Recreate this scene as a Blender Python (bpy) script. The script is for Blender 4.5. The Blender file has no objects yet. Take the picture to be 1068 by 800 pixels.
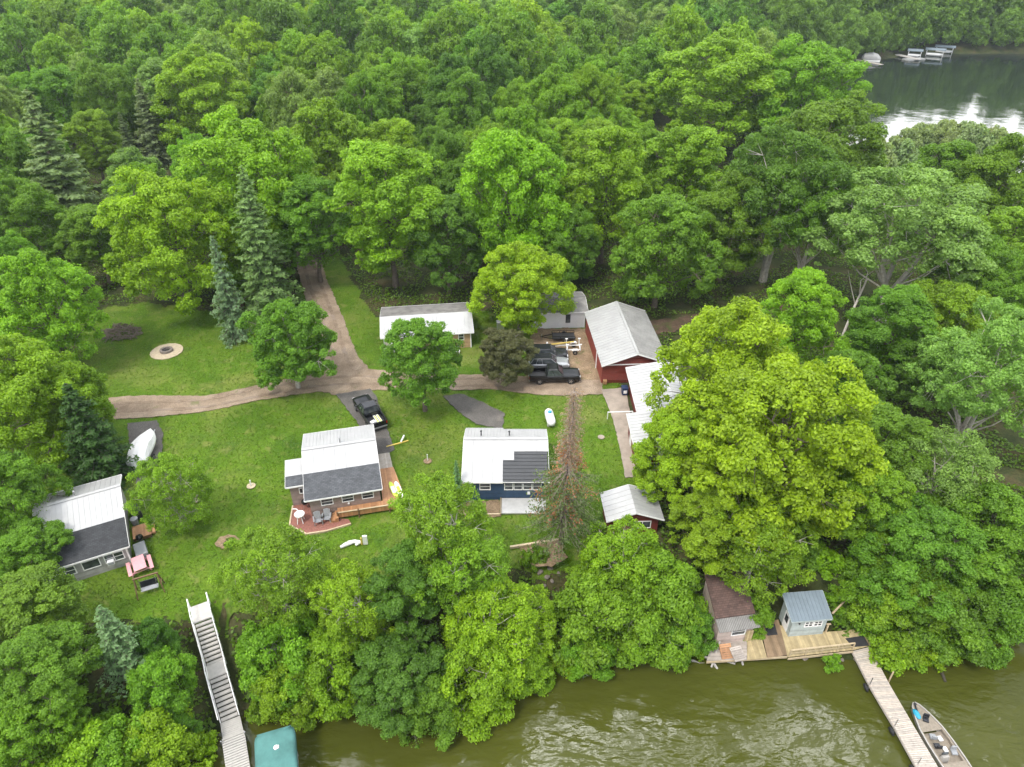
import bpy, bmesh, math, random
import numpy as np
from mathutils import Vector, Matrix
from mathutils.geometry import tessellate_polygon
random.seed(7); RNG = np.random.default_rng(11)
SC = bpy.context.scene; COL = SC.collection
R_ = math.radians
# ------------------------------------------------------------------ survey: camera model used to measure the place
CH = 46.2; PITCH = R_(33.5); FP = 742.0; CP, SP = math.cos(PITCH), math.sin(PITCH)
WZ = -5.5; HAZE = .00012
def G(px, py, z=0.0):
    u = (px-534)/FP; v = (py-400)/FP
    t = (z-CH)/(-SP-v*CP)
    return Vector((u*t, (CP-v*SP)*t, z))
def PPM(py, z=0.0): return (FP*SP+(py-400)*CP)/(CH-z)

# ------------------------------------------------------------------ materials
MATS = {}
def nodes(name):
    m = bpy.data.materials.new(name); m.use_nodes = True
    nt = m.node_tree; b = nt.nodes['Principled BSDF']; return m, nt, b
def lk(nt, a, b): nt.links.new(a, b)
def ramp(nt, fac, stops):
    r = nt.nodes.new('ShaderNodeValToRGB'); e = r.color_ramp.elements
    while len(e) > 1: e.remove(e[-1])
    e[0].position = stops[0][0]; e[0].color = (*stops[0][1], 1)
    for p, c in stops[1:]:
        n = e.new(p); n.color = (*c, 1)
    if fac is not None: lk(nt, fac, r.inputs[0])
    return r.outputs[0]
def noise(nt, scale, detail=4, rough=.55, coord='Object', dist=0.0):
    tc = nt.nodes.new('ShaderNodeTexCoord'); n = nt.nodes.new('ShaderNodeTexNoise')
    n.inputs['Scale'].default_value = scale; n.inputs['Detail'].default_value = detail
    n.inputs['Roughness'].default_value = rough; n.inputs['Distortion'].default_value = dist
    lk(nt, tc.outputs[coord], n.inputs['Vector']); return n.outputs['Fac']
def bump(nt, b, h, strength=.4, dist=.05):
    n = nt.nodes.new('ShaderNodeBump'); n.inputs['Strength'].default_value = strength
    n.inputs['Distance'].default_value = dist; lk(nt, h, n.inputs['Height']); lk(nt, n.outputs[0], b.inputs['Normal'])
def mixc(nt, a, b, fac, mode='MIX'):
    n = nt.nodes.new('ShaderNodeMix'); n.data_type = 'RGBA'; n.blend_type = mode
    for i, s in ((6, a), (7, b)):
        if isinstance(s, tuple): n.inputs[i].default_value = (*s, 1)
        else: lk(nt, s, n.inputs[i])
    if isinstance(fac, float): n.inputs[0].default_value = fac
    else: lk(nt, fac, n.inputs[0])
    return n.outputs[2]
def plain(name, col, rough=.6, metal=0.0, var=.18, scale=3.0, spec=.4, coat=0.0, bmp=0.0):
    """a painted / plain surface with uneven dirt and wear"""
    m, nt, b = nodes(name)
    d = tuple(c*(1-var) for c in col); l = tuple(min(.9, c*(1+var*.5)) for c in col)
    n = noise(nt, scale, 6, .65)
    c = ramp(nt, n, [(.3, d), (.55, col), (.75, l)])
    lk(nt, c, b.inputs['Base Color']); b.inputs['Roughness'].default_value = rough
    b.inputs['Metallic'].default_value = metal; b.inputs['Specular IOR Level'].default_value = spec
    b.inputs['Coat Weight'].default_value = coat
    if bmp: bump(nt, b, noise(nt, scale*8, 4), bmp, .02)
    MATS[name] = m; return m
def siding(name, col, pitch=.16, axis='Z', var=.14):
    """lapped or grooved boards: real grooves in the bump, faint board to board colour"""
    m, nt, b = nodes(name); tc = nt.nodes.new('ShaderNodeTexCoord'); sx = nt.nodes.new('ShaderNodeSeparateXYZ')
    lk(nt, tc.outputs['Object'], sx.inputs[0])
    mu = nt.nodes.new('ShaderNodeMath'); mu.operation = 'DIVIDE'; mu.inputs[1].default_value = pitch; lk(nt, sx.outputs[axis], mu.inputs[0])
    fr = nt.nodes.new('ShaderNodeMath'); fr.operation = 'FRACT'; lk(nt, mu.outputs[0], fr.inputs[0])
    fl = nt.nodes.new('ShaderNodeMath'); fl.operation = 'FLOOR'; lk(nt, mu.outputs[0], fl.inputs[0])
    wn = nt.nodes.new('ShaderNodeTexWhiteNoise'); wn.noise_dimensions = '1D'; lk(nt, fl.outputs[0], wn.inputs['W'])
    a = ramp(nt, wn.outputs['Value'], [(0, tuple(c*(1-var) for c in col)), (1, tuple(c*(1+var*.6) for c in col))])
    g = ramp(nt, noise(nt, 2.2, 6, .7), [(.3, (.72, .70, .66)), (.6, (1, 1, 1))])
    groove = ramp(nt, fr.outputs[0], [(0, (.55, .55, .55)), (.09, (1, 1, 1)), (1, (1, 1, 1))])
    c = mixc(nt, mixc(nt, a, g, 1.0, 'MULTIPLY'), groove, 1.0, 'MULTIPLY')
    lk(nt, c, b.inputs['Base Color']); b.inputs['Roughness'].default_value = .6
    bump(nt, b, fr.outputs[0], .5, .02); MATS[name] = m; return m
def shingle(name, col):
    m, nt, b = nodes(name); tc = nt.nodes.new('ShaderNodeTexCoord')
    br = nt.nodes.new('ShaderNodeTexBrick'); lk(nt, tc.outputs['Object'], br.inputs['Vector'])
    br.inputs['Scale'].default_value = 1.0; br.inputs['Brick Width'].default_value = .32; br.inputs['Row Height'].default_value = .16
    br.inputs['Mortar Size'].default_value = .012
    br.inputs['Color1'].default_value = (*[c*.8 for c in col], 1); br.inputs['Color2'].default_value = (*[c*1.25 for c in col], 1)
    br.inputs['Mortar'].default_value = (*[c*.5 for c in col], 1)
    n = ramp(nt, noise(nt, 1.3, 7, .7), [(.3, (.75, .75, .75)), (.7, (1.35, 1.35, 1.33))])
    lk(nt, mixc(nt, br.outputs['Color'], n, 1.0, 'MULTIPLY'), b.inputs['Base Color'])
    b.inputs['Roughness'].default_value = .85; bump(nt, b, noise(nt, 40, 3), .5, .02); MATS[name] = m; return m

plain('white_metal', (.385, .385, .38), .42, 0, .14, .7)
plain('soft_white_metal', (.40, .40, .395), .42, 0, .1, .8); plain('pale_metal', (.33, .33, .32), .42, 0, .14, .7)
plain('grey_metal', (.27, .265, .25), .45, 0, .3, .6)
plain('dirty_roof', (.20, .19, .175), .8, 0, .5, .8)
plain('white_trim', (.78, .77, .75), .5, 0, .1, 2)
shingle('dark_shingle', (.030, .032, .035)); shingle('grey_shingle', (.062, .066, .072)); shingle('brown_shingle', (.085, .05, .04))
plain('dark_metal', (.045, .047, .050), .45, 0, .2, 1.0); plain('slate_metal', (.17, .21, .24), .45, 0, .15, 1.0)
siding('grey_siding', (.36, .35, .345)); siding('taupe_siding', (.30, .235, .21)); siding('navy_siding', (.026, .062, .125))
siding('tan_siding', (.44, .30, .17)); siding('cream_siding', (.62, .57, .48)); plain('white_siding', (.72, .72, .71), .5, 0, .08, 1.5)
siding('red_siding', (.26, .045, .03), .2, 'X'); siding('dark_red_siding', (.17, .03, .024), .2); siding('pink_siding', (.55, .45, .40), .2)
siding('pale_blue_siding', (.40, .46, .46), .15)
def wood(name, col, pitch=.14, axis='X', var=.25):
    siding(name, col, pitch, axis, var); return MATS[name]
wood('cedar_boards', (.42, .215, .10), .14, 'X'); wood('cedar_boards_across', (.42, .215, .10), .14, 'Y')
wood('weathered_boards', (.42, .38, .33), .145, 'X'); wood('weathered_boards_across', (.42, .37, .325), .145, 'Y')
wood('composite_boards', (.47, .45, .42), .14, 'Y'); wood('yellow_boards', (.45, .36, .20), .14, 'X'); wood('brown_boards', (.26, .18, .11), .14, 'X')
wood('treated_wood', (.50, .40, .26), .3, 'Z', .1); wood('brown_wood', (.17, .10, .055), .3, 'Z', .15)
plain('brick_paver', (.25, .105, .078), .85, 0, .45, 7.0); plain('concrete', (.31, .26, .21), .9, 0, .35, .7, bmp=.3)
plain('grey_concrete', (.46, .46, .45), .85, 0, .2, 1.4)
plain('black_paint', (.006, .0065, .0075), .25, 0, .1, 2, .35, .2); plain('charcoal_paint', (.016, .017, .02), .25, 0, .1, 2, .4, .3)
plain('silver_paint', (.36, .37, .38), .28, .5, .08, 2, .5, .6)
plain('rubber', (.02, .02, .02), .8, 0, .2, 9); plain('black_plastic', (.025, .025, .027), .5, 0, .2, 5)
plain('steel', (.45, .45, .46), .35, .9, .1, 4); plain('white_plastic', (.74, .74, .73), .4, 0, .1, 3)
plain('grey_plastic', (.26, .27, .28), .5, 0, .12, 3); plain('pink_paint', (.70, .34, .36), .55, 0, .15, 4)
plain('teal_canvas', (.075, .19, .175), .85, 0, .28, .9, .25); plain('blue_plastic', (.03, .28, .42), .4, 0, .1, 3)
plain('navy_plastic', (.02, .035, .09), .4, 0, .1, 3); plain('lime_plastic', (.48, .60, .06), .5, 0, .1, 3)
plain('tan_carpet', (.25, .215, .17), .95, 0, .3, 5, .2); plain('boat_hull', (.34, .32, .29), .3, 0, .1, 2, .5, .5); plain('yellow_paint', (.60, .45, .10), .5, 0, .15, 3)
plain('red_light', (.35, .01, .01), .2, 0, .05, 3); plain('lamp_glass', (.6, .6, .6), .15, 0, .05, 3)
plain('stone', (.20, .17, .145), .9, 0, .4, 3, bmp=.6); plain('ash', (.035, .033, .03), .95, 0, .5, 6); plain('sand', (.45, .37, .255), .95, 0, .25, 3, bmp=.3)
plain('dead_wood', (.20, .16, .125), .9, 0, .4, 5); plain('driftwood', (.36, .34, .31), .85, 0, .3, 5); plain('wet_wood', (.05, .042, .03), .6, 0, .4, 3)
plain('bark', (.155, .125, .10), .95, 0, .45, 5, .2, 0, .6); plain('pale_bark', (.42, .385, .335), .9, 0, .4, 4, .2, 0, .5)
plain('mat_fabric', (.03, .03, .033), .95, 0, .35, 5); plain('canvas_white', (.74, .73, .71), .7, 0, .1, 2)
plain('firewood', (.34, .19, .09), .9, 0, .4, 8)
def glass_mat():
    m, nt, b = nodes('window_glass'); c = ramp(nt, noise(nt, 1.6, 3), [(.35, (.02, .025, .028)), (.7, (.09, .10, .105))])
    lk(nt, c, b.inputs['Base Color']); b.inputs['Roughness'].default_value = .06; b.inputs['Specular IOR Level'].default_value = .7; MATS['window_glass'] = m
glass_mat()

def ground_mat(name, stops, s1, s2, bstr=.5, bscale=25, rough=.95, extra=None):
    m, nt, b = nodes(name)
    a = ramp(nt, noise(nt, s1, 8, .62, dist=.4), stops)
    f = ramp(nt, noise(nt, s2, 5, .7), [(.30, (.55, .56, .54)), (.70, (1.42, 1.38, 1.30))])
    c = mixc(nt, a, f, 1.0, 'MULTIPLY')
    if extra:
        for sc, lo, hi, col, am in extra:
            k = ramp(nt, noise(nt, sc, 5, .6, dist=.6), [(lo, (0, 0, 0)), (hi, (am, am, am))])
            c = mixc(nt, c, col, k)
    lk(nt, c, b.inputs['Base Color']); b.inputs['Roughness'].default_value = rough; b.inputs['Specular IOR Level'].default_value = .15
    bump(nt, b, noise(nt, bscale, 5, .7), bstr, .06); MATS[name] = m; return m
ground_mat('forest_floor', [(.3, (.022, .034, .010)), (.5, (.045, .055, .018)), (.7, (.085, .065, .035))], .25, 4.0)
ground_mat('turf', [(.3, (.050, .108, .006)), (.48, (.074, .146, .009)), (.62, (.100, .168, .015)), (.75, (.135, .18, .03))], .16, 6.5, .8, 18,
           extra=[(.09, .50, .66, (.20, .19, .06), .42), (.9, .55, .68, (.19, .19, .06), .5), (.3, .55, .7, (.036, .085, .010), .6)])
ground_mat('gravel', [(.3, (.185, .138, .100)), (.5, (.258, .20, .15)), (.7, (.33, .264, .205))], .5, 9.0, .7, 40,
           extra=[(.4, .55, .72, (.15, .12, .085), .6), (.8, .62, .74, (.10, .13, .03), .55)])
ground_mat('asphalt', [(.3, (.085, .08, .077)), (.7, (.135, .128, .122))], .6, 12, .5, 60, extra=[(.5, .6, .75, (.20, .175, .15), .5)])
ground_mat('packed_dirt', [(.3, (.16, .11, .07)), (.7, (.30, .225, .15))], .8, 7, .7, 25, extra=[(.7, .55, .7, (.07, .12, .02), .7)])

ground_mat('shaded_dirt', [(.3, (.06, .042, .03)), (.7, (.125, .085, .06))], .8, 7, .7, 25, extra=[(.7, .5, .65, (.05, .09, .015), .8)])  # dirt in a darker colour, standing in for shade from trees overhead
ground_mat('worn_gravel', [(.3, (.155, .115, .084)), (.7, (.255, .196, .148))], .7, 11, .6, 40, extra=[(.5, .5, .64, (.25, .198, .155), .9)])
def water_mat():
    m, nt, b = nodes('lake_water')
    c = ramp(nt, noise(nt, .06, 4, .5), [(.3, (.047, .053, .0070)), (.7, (.060, .066, .0108))])
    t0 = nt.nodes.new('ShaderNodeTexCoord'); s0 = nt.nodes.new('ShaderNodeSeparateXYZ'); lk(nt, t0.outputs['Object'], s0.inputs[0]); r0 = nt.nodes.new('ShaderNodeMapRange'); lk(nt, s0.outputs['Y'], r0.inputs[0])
    r0.inputs[1].default_value = 60; r0.inputs[2].default_value = 170; c = mixc(nt, c, (.014, .021, .014), r0.outputs[0])     # base colour runs darker towards the bay, greener on this shore
    lk(nt, c, b.inputs['Base Color']); b.inputs['Roughness'].default_value = .05; b.inputs['IOR'].default_value = 1.333
    b.inputs['Specular IOR Level'].default_value = .5
    tc = nt.nodes.new('ShaderNodeTexCoord'); mp = nt.nodes.new('ShaderNodeMapping'); mp.inputs['Scale'].default_value = (.6, 1.15, 1); mp.inputs['Rotation'].default_value = (0, 0, .35)
    lk(nt, tc.outputs['Object'], mp.inputs[0])
    hs = []
    for sc, det, w in ((.45, 3, 1.5), (1.5, 4, .42)):
        n = nt.nodes.new('ShaderNodeTexNoise'); n.inputs['Scale'].default_value = sc; n.inputs['Detail'].default_value = det; n.inputs['Distortion'].default_value = .25
        lk(nt, mp.outputs[0], n.inputs['Vector'])
        mm = nt.nodes.new('ShaderNodeMath'); mm.operation = 'MULTIPLY'; mm.inputs[1].default_value = w; lk(nt, n.outputs['Fac'], mm.inputs[0]); hs.append(mm.outputs[0])
    ad = nt.nodes.new('ShaderNodeMath'); lk(nt, hs[0], ad.inputs[0]); lk(nt, hs[1], ad.inputs[1])
    # gusts: the ripples are rougher in some patches than in others
    gu = ramp(nt, noise(nt, .11, 3, .5), [(.38, (.22, .22, .22)), (.62, (1, 1, 1))])
    mg = nt.nodes.new('ShaderNodeMath'); mg.operation = 'MULTIPLY'; lk(nt, ad.outputs[0], mg.inputs[0]); lk(nt, gu, mg.inputs[1])
    sp = nt.nodes.new('ShaderNodeSeparateXYZ'); lk(nt, tc.outputs['Object'], sp.inputs[0]); mr = nt.nodes.new('ShaderNodeMapRange'); lk(nt, sp.outputs['Y'], mr.inputs[0])
    for i_, v_ in enumerate((60, 150, 1.0, .12), 1): mr.inputs[i_].default_value = v_
    m2 = nt.nodes.new('ShaderNodeMath'); m2.operation = 'MULTIPLY'; lk(nt, mg.outputs[0], m2.inputs[0]); lk(nt, mr.outputs[0], m2.inputs[1])   # the bay is sheltered and calm
    bump(nt, b, m2.outputs[0], .55, .40); MATS['lake_water'] = m
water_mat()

def leaf_mat():
    m = bpy.data.materials.new('leaf'); m.use_nodes = True; nt = m.node_tree; nt.nodes.clear()
    out = nt.nodes.new('ShaderNodeOutputMaterial'); oi = nt.nodes.new('ShaderNodeObjectInfo')
    at = nt.nodes.new('ShaderNodeAttribute'); at.attribute_name = 'tint'
    hs = nt.nodes.new('ShaderNodeHueSaturation'); lk(nt, oi.outputs['Color'], hs.inputs['Color'])
    def mr(src, a, b2):
        n = nt.nodes.new('ShaderNodeMapRange'); n.inputs['To Min'].default_value = a; n.inputs['To Max'].default_value = b2; lk(nt, src, n.inputs[0]); return n.outputs[0]
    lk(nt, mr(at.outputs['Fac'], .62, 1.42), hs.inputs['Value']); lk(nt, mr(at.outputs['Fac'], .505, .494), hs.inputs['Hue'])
    pr = nt.nodes.new('ShaderNodeBsdfPrincipled'); lk(nt, hs.outputs[0], pr.inputs['Base Color']); pr.inputs['Roughness'].default_value = .5
    pr.inputs['Specular IOR Level'].default_value = .3
    tr = nt.nodes.new('ShaderNodeBsdfTranslucent'); g = nt.nodes.new('ShaderNodeMix'); g.data_type = 'RGBA'; g.blend_type = 'MULTIPLY'; g.inputs[0].default_value = 1
    lk(nt, hs.outputs[0], g.inputs[6]); g.inputs[7].default_value = (1.5, 1.45, .7, 1); lk(nt, g.outputs[2], tr.inputs['Color'])
    mx = nt.nodes.new('ShaderNodeMixShader'); mx.inputs[0].default_value = .40
    lk(nt, pr.outputs[0], mx.inputs[1]); lk(nt, tr.outputs[0], mx.inputs[2]); lk(nt, mx.outputs[0], out.inputs[0]); MATS['leaf'] = m
leaf_mat()

# ------------------------------------------------------------------ mesh helpers
class MB:
    def __init__(s): s.v = []; s.f = []; s.m = []; s.mats = []
    def mi(s, m):
        if m not in s.mats: s.mats.append(m)
        return s.mats.index(m)
    def add(s, vs, fs, m):
        o = len(s.v); s.v += [tuple(v) for v in vs]; i = s.mi(m)
        for f in fs: s.f.append([a+o for a in f]); s.m.append(i)
        return s
    def box(s, x0, x1, y0, y1, z0, z1, m, tx=0, ty=0, M=None):
        """box; tx, ty pull the top in"""
        vs = [(x0,y0,z0),(x1,y0,z0),(x1,y1,z0),(x0,y1,z0),(x0+tx,y0+ty,z1),(x1-tx,y0+ty,z1),(x1-tx,y1-ty,z1),(x0+tx,y1-ty,z1)]
        if M is not None: vs = [M @ Vector(v) for v in vs]
        return s.add(vs, [(3,2,1,0),(4,5,6,7),(0,1,5,4),(1,2,6,5),(2,3,7,6),(3,0,4,7)], m)
    def hexa(s, bot, top, m):
        return s.add(list(bot)+list(top), [(3,2,1,0),(4,5,6,7),(0,1,5,4),(1,2,6,5),(2,3,7,6),(3,0,4,7)], m)
    def tube(s, pts, rad, m, n=8, caps=True):
        pts = [Vector(p) for p in pts]; rad = rad if isinstance(rad, (list, tuple)) else [rad]*len(pts)
        vs = []; fs = []; up = None
        for i, p in enumerate(pts):
            d = (pts[min(i+1, len(pts)-1)]-pts[max(i-1, 0)]).normalized()
            a = Vector((0,0,1)) if abs(d.z) < .9 else Vector((1,0,0))
            if up is not None and abs(up.dot(d)) < .95: a = up
            x = (a - d*a.dot(d)).normalized(); up = x; y = d.cross(x)
            for k in range(n):
                t = 2*math.pi*k/n; vs.append(p+(x*math.cos(t)+y*math.sin(t))*rad[i])
        for i in range(len(pts)-1):
            for k in range(n): fs.append((i*n+k, i*n+(k+1)%n, (i+1)*n+(k+1)%n, (i+1)*n+k))
        if caps: fs.append(list(range(n))[::-1]); fs.append([(len(pts)-1)*n+k for k in range(n)])
        return s.add(vs, fs, m)
    def bar(s, a, b, w, h, m):
        a = Vector(a); b = Vector(b); d = (b-a).normalized(); q = Vector((0,0,1)) if abs(d.z) < .95 else Vector((1,0,0))
        x = d.cross(q).normalized()*w/2; y = x.cross(d).normalized()*h/2
        return s.hexa([a-x-y, a+x-y, a+x+y, a-x+y], [b-x-y, b+x-y, b+x+y, b-x+y], m)
    def lathe(s, prof, m, c=(0,0,0), n=20, axis='Z', sx=1, sy=1):
        vs = []; fs = []
        for r, z in prof:
            for k in range(n):
                t = 2*math.pi*k/n; x, y = r*math.cos(t)*sx, r*math.sin(t)*sy
                vs.append({'Z': (c[0]+x, c[1]+y, c[2]+z), 'Y': (c[0]+x, c[1]+z, c[2]+y), 'X': (c[0]+z, c[1]+x, c[2]+y)}[axis])
        for i in range(len(prof)-1):
            for k in range(n): fs.append((i*n+k, i*n+(k+1)%n, (i+1)*n+(k+1)%n, (i+1)*n+k))
        fs.append(list(range(n))[::-1]); fs.append([(len(prof)-1)*n+k for k in range(n)])
        return s.add(vs, fs, m)
    def poly(s, pts, z0, z1, m):
        """an upright slab whose outline is pts"""
        n = len(pts); vs = [(p[0], p[1], z0) for p in pts]+[(p[0], p[1], z1) for p in pts]
        tri = [tuple(t) for t in tessellate_polygon([[Vector((p[0], p[1], 0)) for p in pts]])]
        fs = [t[::-1] for t in tri]+[tuple(a+n for a in t) for t in tri]+[(i, (i+1)%n, n+(i+1)%n, n+i) for i in range(n)]
        return s.add(vs, fs, m)
def link(name, data, parent=None, loc=(0,0,0), rz=0.0, scale=None):
    o = bpy.data.objects.new(name, data); COL.objects.link(o)
    if parent is not None: o.parent = parent
    o.location = loc; o.rotation_euler = (0, 0, rz)
    if scale is not None: o.scale = scale
    return o
def build(name, mb, parent=None, loc=(0,0,0), rz=0.0, bev=0.0, smooth=False, label=None):
    me = bpy.data.meshes.new(name); me.from_pydata(mb.v, [], mb.f)
    for m in mb.mats: me.materials.append(MATS[m])
    me.polygons.foreach_set('material_index', mb.m)
    bm = bmesh.new(); bm.from_mesh(me); bmesh.ops.recalc_face_normals(bm, faces=bm.faces[:]); bm.to_mesh(me); bm.free()
    if smooth: me.polygons.foreach_set('use_smooth', [True]*len(me.polygons))
    me.update(); o = link(name, me, parent, loc, rz)
    if bev:
        b = o.modifiers.new('edge', 'BEVEL'); b.width = bev; b.segments = 2; b.limit_method = 'ANGLE'
    if label: o['label'] = label
    return o
def thing(name, label, cat, loc=(0,0,0), rz=0.0, group=None):
    o = link(name, None, None, loc, rz); o['label'] = label; o['category'] = cat
    if group: o['group'] = group
    o.empty_display_size = .3; return o
def tag(o, label, cat, group=None):
    o['label'] = label; o['category'] = cat
    if group: o['group'] = group
    return o

# ------------------------------------------------------------------ terrain
SH_PX = [(-200,905),(60,850),(140,812),(195,796),(250,745),(330,735),(450,745),(520,722),(560,700),(600,684),(650,670),(735,683),(800,680),(870,688),(960,690),(1010,672),(1068,650),(1250,600),(1500,560)]
SHORE = [G(x, y, WZ) for x, y in SH_PX]
SX = np.array([p.x for p in SHORE]); SY = np.array([p.y for p in SHORE])
BAY_PX = [(590,92),(700,80),(860,72),(882,67),(935,60),(985,56),(1030,56),(1068,56),(1300,62),(1700,85),(1900,190),(1500,230),(1068,205),(960,190),(880,165),(780,140),(690,122),(600,108)]
BAY = np.array([[G(x, y, WZ).x, G(x, y, WZ).y] for x, y in BAY_PX])
def sdist(X, Y, poly):
    """distance to a polygon, negative inside"""
    d = np.full(X.shape, 1e9); ins = np.zeros(X.shape, bool); n = len(poly)
    for i in range(n):
        ax, ay = poly[i]; bx, by = poly[(i+1) % n]; ex, ey = bx-ax, by-ay
        t = np.clip(((X-ax)*ex+(Y-ay)*ey)/(ex*ex+ey*ey), 0, 1)
        d = np.minimum(d, np.hypot(X-ax-t*ex, Y-ay-t*ey))
        c = ((ay > Y) != (by > Y)); ins ^= c & (X < ex*(Y-ay)/(ey if abs(ey) > 1e-9 else 1e-9)+ax)
    return np.where(ins, -d, d)
SA, SB = G(208,630,.25), G(239.5,749,-4.65)
DECK = np.array([[G(x, y, -4.7).x, G(x, y, -4.7).y] for x, y in ((735,692),(822,688),(912,676),(903,653),(870,636),(820,632),(790,640),(735,648))])
def smooth(t): t = np.clip(t, 0, 1); return t*t*(3-2*t)
def ZT(X, Y):
    X = np.asarray(X, float); Y = np.asarray(Y, float)
    ys = np.interp(X, SX, SY); w = np.interp(X, [-60, -24, -8, 2, 14, 60], [6, 5.6, 8, 9, 8.8, 10])
    d = (Y-ys)/w
    z = np.where(d > 0, WZ+(0-WZ)*np.clip(.12*smooth(d*9)+.88*smooth(d), 0, 1), WZ+d*w*.28)
    ex, ey = SB.x-SA.x, SB.y-SA.y; L2 = ex*ex+ey*ey; tt = ((X-SA.x)*ex+(Y-SA.y)*ey)/L2; la = np.abs((X-SA.x)*ey-(Y-SA.y)*ex)/math.sqrt(L2)
    zs = .0+np.clip(tt, 0, 1)*(-5.0)-.35*np.clip(tt*8, 0, 1); k = smooth((2.4-la)/1.2)*((tt > -.02) & (tt < 1.1)); z = np.where(k > 0, z*(1-k)+np.minimum(z, zs-.25)*k, z)
    dd = sdist(X, Y, DECK); kd = smooth((1.3-dd)/1.3); z = np.where(kd > 0, z*(1-kd)+np.minimum(z, -5.15)*kd, z)
    db = sdist(X, Y, BAY); zb = np.where(db > 0, WZ-.05-WZ*smooth(db/14), WZ+np.maximum(db, -12)*.25)
    z = np.minimum(z, zb)
    return np.maximum(z, -9) + np.where(Y > 330, (Y-330)*.012, 0)
def zt(x, y): return float(ZT(np.array([x]), np.array([y]))[0])
def grid_mesh(xs, ys, zf, mat, mask=None):
    X, Y = np.meshgrid(xs, ys); Z = zf(X, Y); nx, ny = len(xs), len(ys)
    co = np.stack([X, Y, Z], -1).reshape(-1, 3)
    i = (np.arange(ny-1)[:, None]*nx+np.arange(nx-1)[None]).reshape(-1)
    q = np.stack([i, i+1, i+nx+1, i+nx], 1)
    if mask is not None:
        cx = (X[:-1, :-1]+X[1:, 1:])/2; cy = (Y[:-1, :-1]+Y[1:, 1:])/2; q = q[mask(cx, cy).reshape(-1)]
    return raw_mesh(co, q, mat)
def raw_mesh(co, q, mat, tint=None, smooth_=True, name='sheet'):
    used = np.unique(q); mp = np.full(len(co), -1); mp[used] = np.arange(len(used)); co = co[used]; q = mp[q]
    me = bpy.data.meshes.new(name); n = len(q); k = q.shape[1]
    me.vertices.add(len(co)); me.vertices.foreach_set('co', co.astype(np.float32).ravel())
    me.loops.add(n*k); me.loops.foreach_set('vertex_index', q.astype(np.int32).ravel())
    me.polygons.add(n); me.polygons.foreach_set('loop_start', np.arange(0, n*k, k, dtype=np.int32))
    if smooth_: me.polygons.foreach_set('use_smooth', np.ones(n, bool))
    if mat: me.materials.append(MATS[mat])
    if tint is not None:
        a = me.attributes.new('tint', 'FLOAT', 'FACE'); a.data.foreach_set('value', tint.astype(np.float32))
    me.update(calc_edges=True); return me
def struct(name, me, label=None):
    o = link(name, me); o['kind'] = 'structure'; return o
def steps(a, b, d0, d1):
    out = [a]; 
    while out[-1] < b: out.append(out[-1]+d0+(d1-d0)*(out[-1]-a)/(b-a))
    return np.array(out)
gx = np.concatenate([-steps(75, 1500, 2.5, 160)[::-1], np.arange(-74, 75, .8), steps(75.5, 1500, 2.5, 160)])
gy = np.concatenate([[-60, -20, 0, 10, 18], np.arange(22, 62, .7), steps(62.5, 150, 1.5, 3), steps(153, 420, 3, 6), steps(428, 2600, 10, 300)])
struct('ground', grid_mesh(gx, gy, ZT, 'forest_floor'))
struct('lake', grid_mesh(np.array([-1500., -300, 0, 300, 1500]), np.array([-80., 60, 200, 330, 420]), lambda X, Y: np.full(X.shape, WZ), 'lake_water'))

def pxpoly(pts, z=0): return [G(x, y, z) for x, y in pts]
LAWN_PX = [(70,338),(105,322),(150,316),(205,322),(255,330),(300,320),(318,290),(322,262),(352,262),(372,300),(392,330),(500,322),(560,340),(640,335),(643,400),(676,562),(600,588),(540,592),(430,612),(330,622),(250,640),(205,642),(130,650),(70,650),(10,610),(-20,560),(30,470),(40,400)]
LAWN = np.array([[p.x, p.y] for p in pxpoly(LAWN_PX)])
def wob(X, Y): return .35*np.sin(X*1.3+2*np.sin(Y*.7))+.3*np.sin(Y*1.9+1.5*np.sin(X*2.1))+.2*np.sin(5*X+3*Y)
lawn_mask = lambda X, Y: sdist(X, Y, LAWN) < wob(X, Y)*.6
struct('lawn', grid_mesh(np.arange(-62, 18, .32), np.arange(36, 108, .32), lambda X, Y: ZT(X, Y)+.02+.03*(np.sin(X*.9)*np.sin(Y*.8)+1), 'turf', lawn_mask))
def rough_outline(pts, step=.35, amp=.14):
    out = []; n = len(pts)
    for i in range(n):
        a, b = Vector((*pts[i][:2], 0)), Vector((*pts[(i+1) % n][:2], 0)); L = (b-a).length; k = max(1, int(L/step))
        nr = Vector((-(b-a).y, (b-a).x, 0)).normalized()
        for j in range(k): out.append(a.lerp(b, j/k)+nr*random.uniform(-amp, amp))
    return out
def sheet(name, pts, z, mat, amp=.14, thick=.06):
    o = build(name, MB().poly(rough_outline(pts, .35, amp) if amp else pts, z-thick, z, mat)); o['kind'] = 'structure'; return o
def ribbon(ctr, widths, off=0.0):
    P = [G(x, y) for x, y in ctr]; Q = []; Wd = []
    for i in range(len(P)-1):
        for j in range(6):
            t = j/6; p0, p1, p2, p3 = P[max(i-1, 0)], P[i], P[i+1], P[min(i+2, len(P)-1)]
            Q.append(.5*((2*p1)+(p2-p0)*t+(2*p0-5*p1+4*p2-p3)*t*t+(3*p1-p0-3*p2+p3)*t**3)); Wd.append(widths[i]*(1-t)+widths[i+1]*t)
    Q.append(P[-1]); Wd.append(widths[-1]); L = []; Rr = []
    for i, p in enumerate(Q):
        d = (Q[min(i+1, len(Q)-1)]-Q[max(i-1, 0)]).normalized(); n = Vector((-d.y, d.x, 0)); L.append(p+n*(off+Wd[i]/2)); Rr.append(p+n*(off-Wd[i]/2))
    return L+Rr[::-1]
ROADS = []
def road(name, pts, z, mat, amp=.14): ROADS.append(np.array([[p[0], p[1]] for p in pts])); return sheet(name, pts, z, mat, amp)
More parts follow.
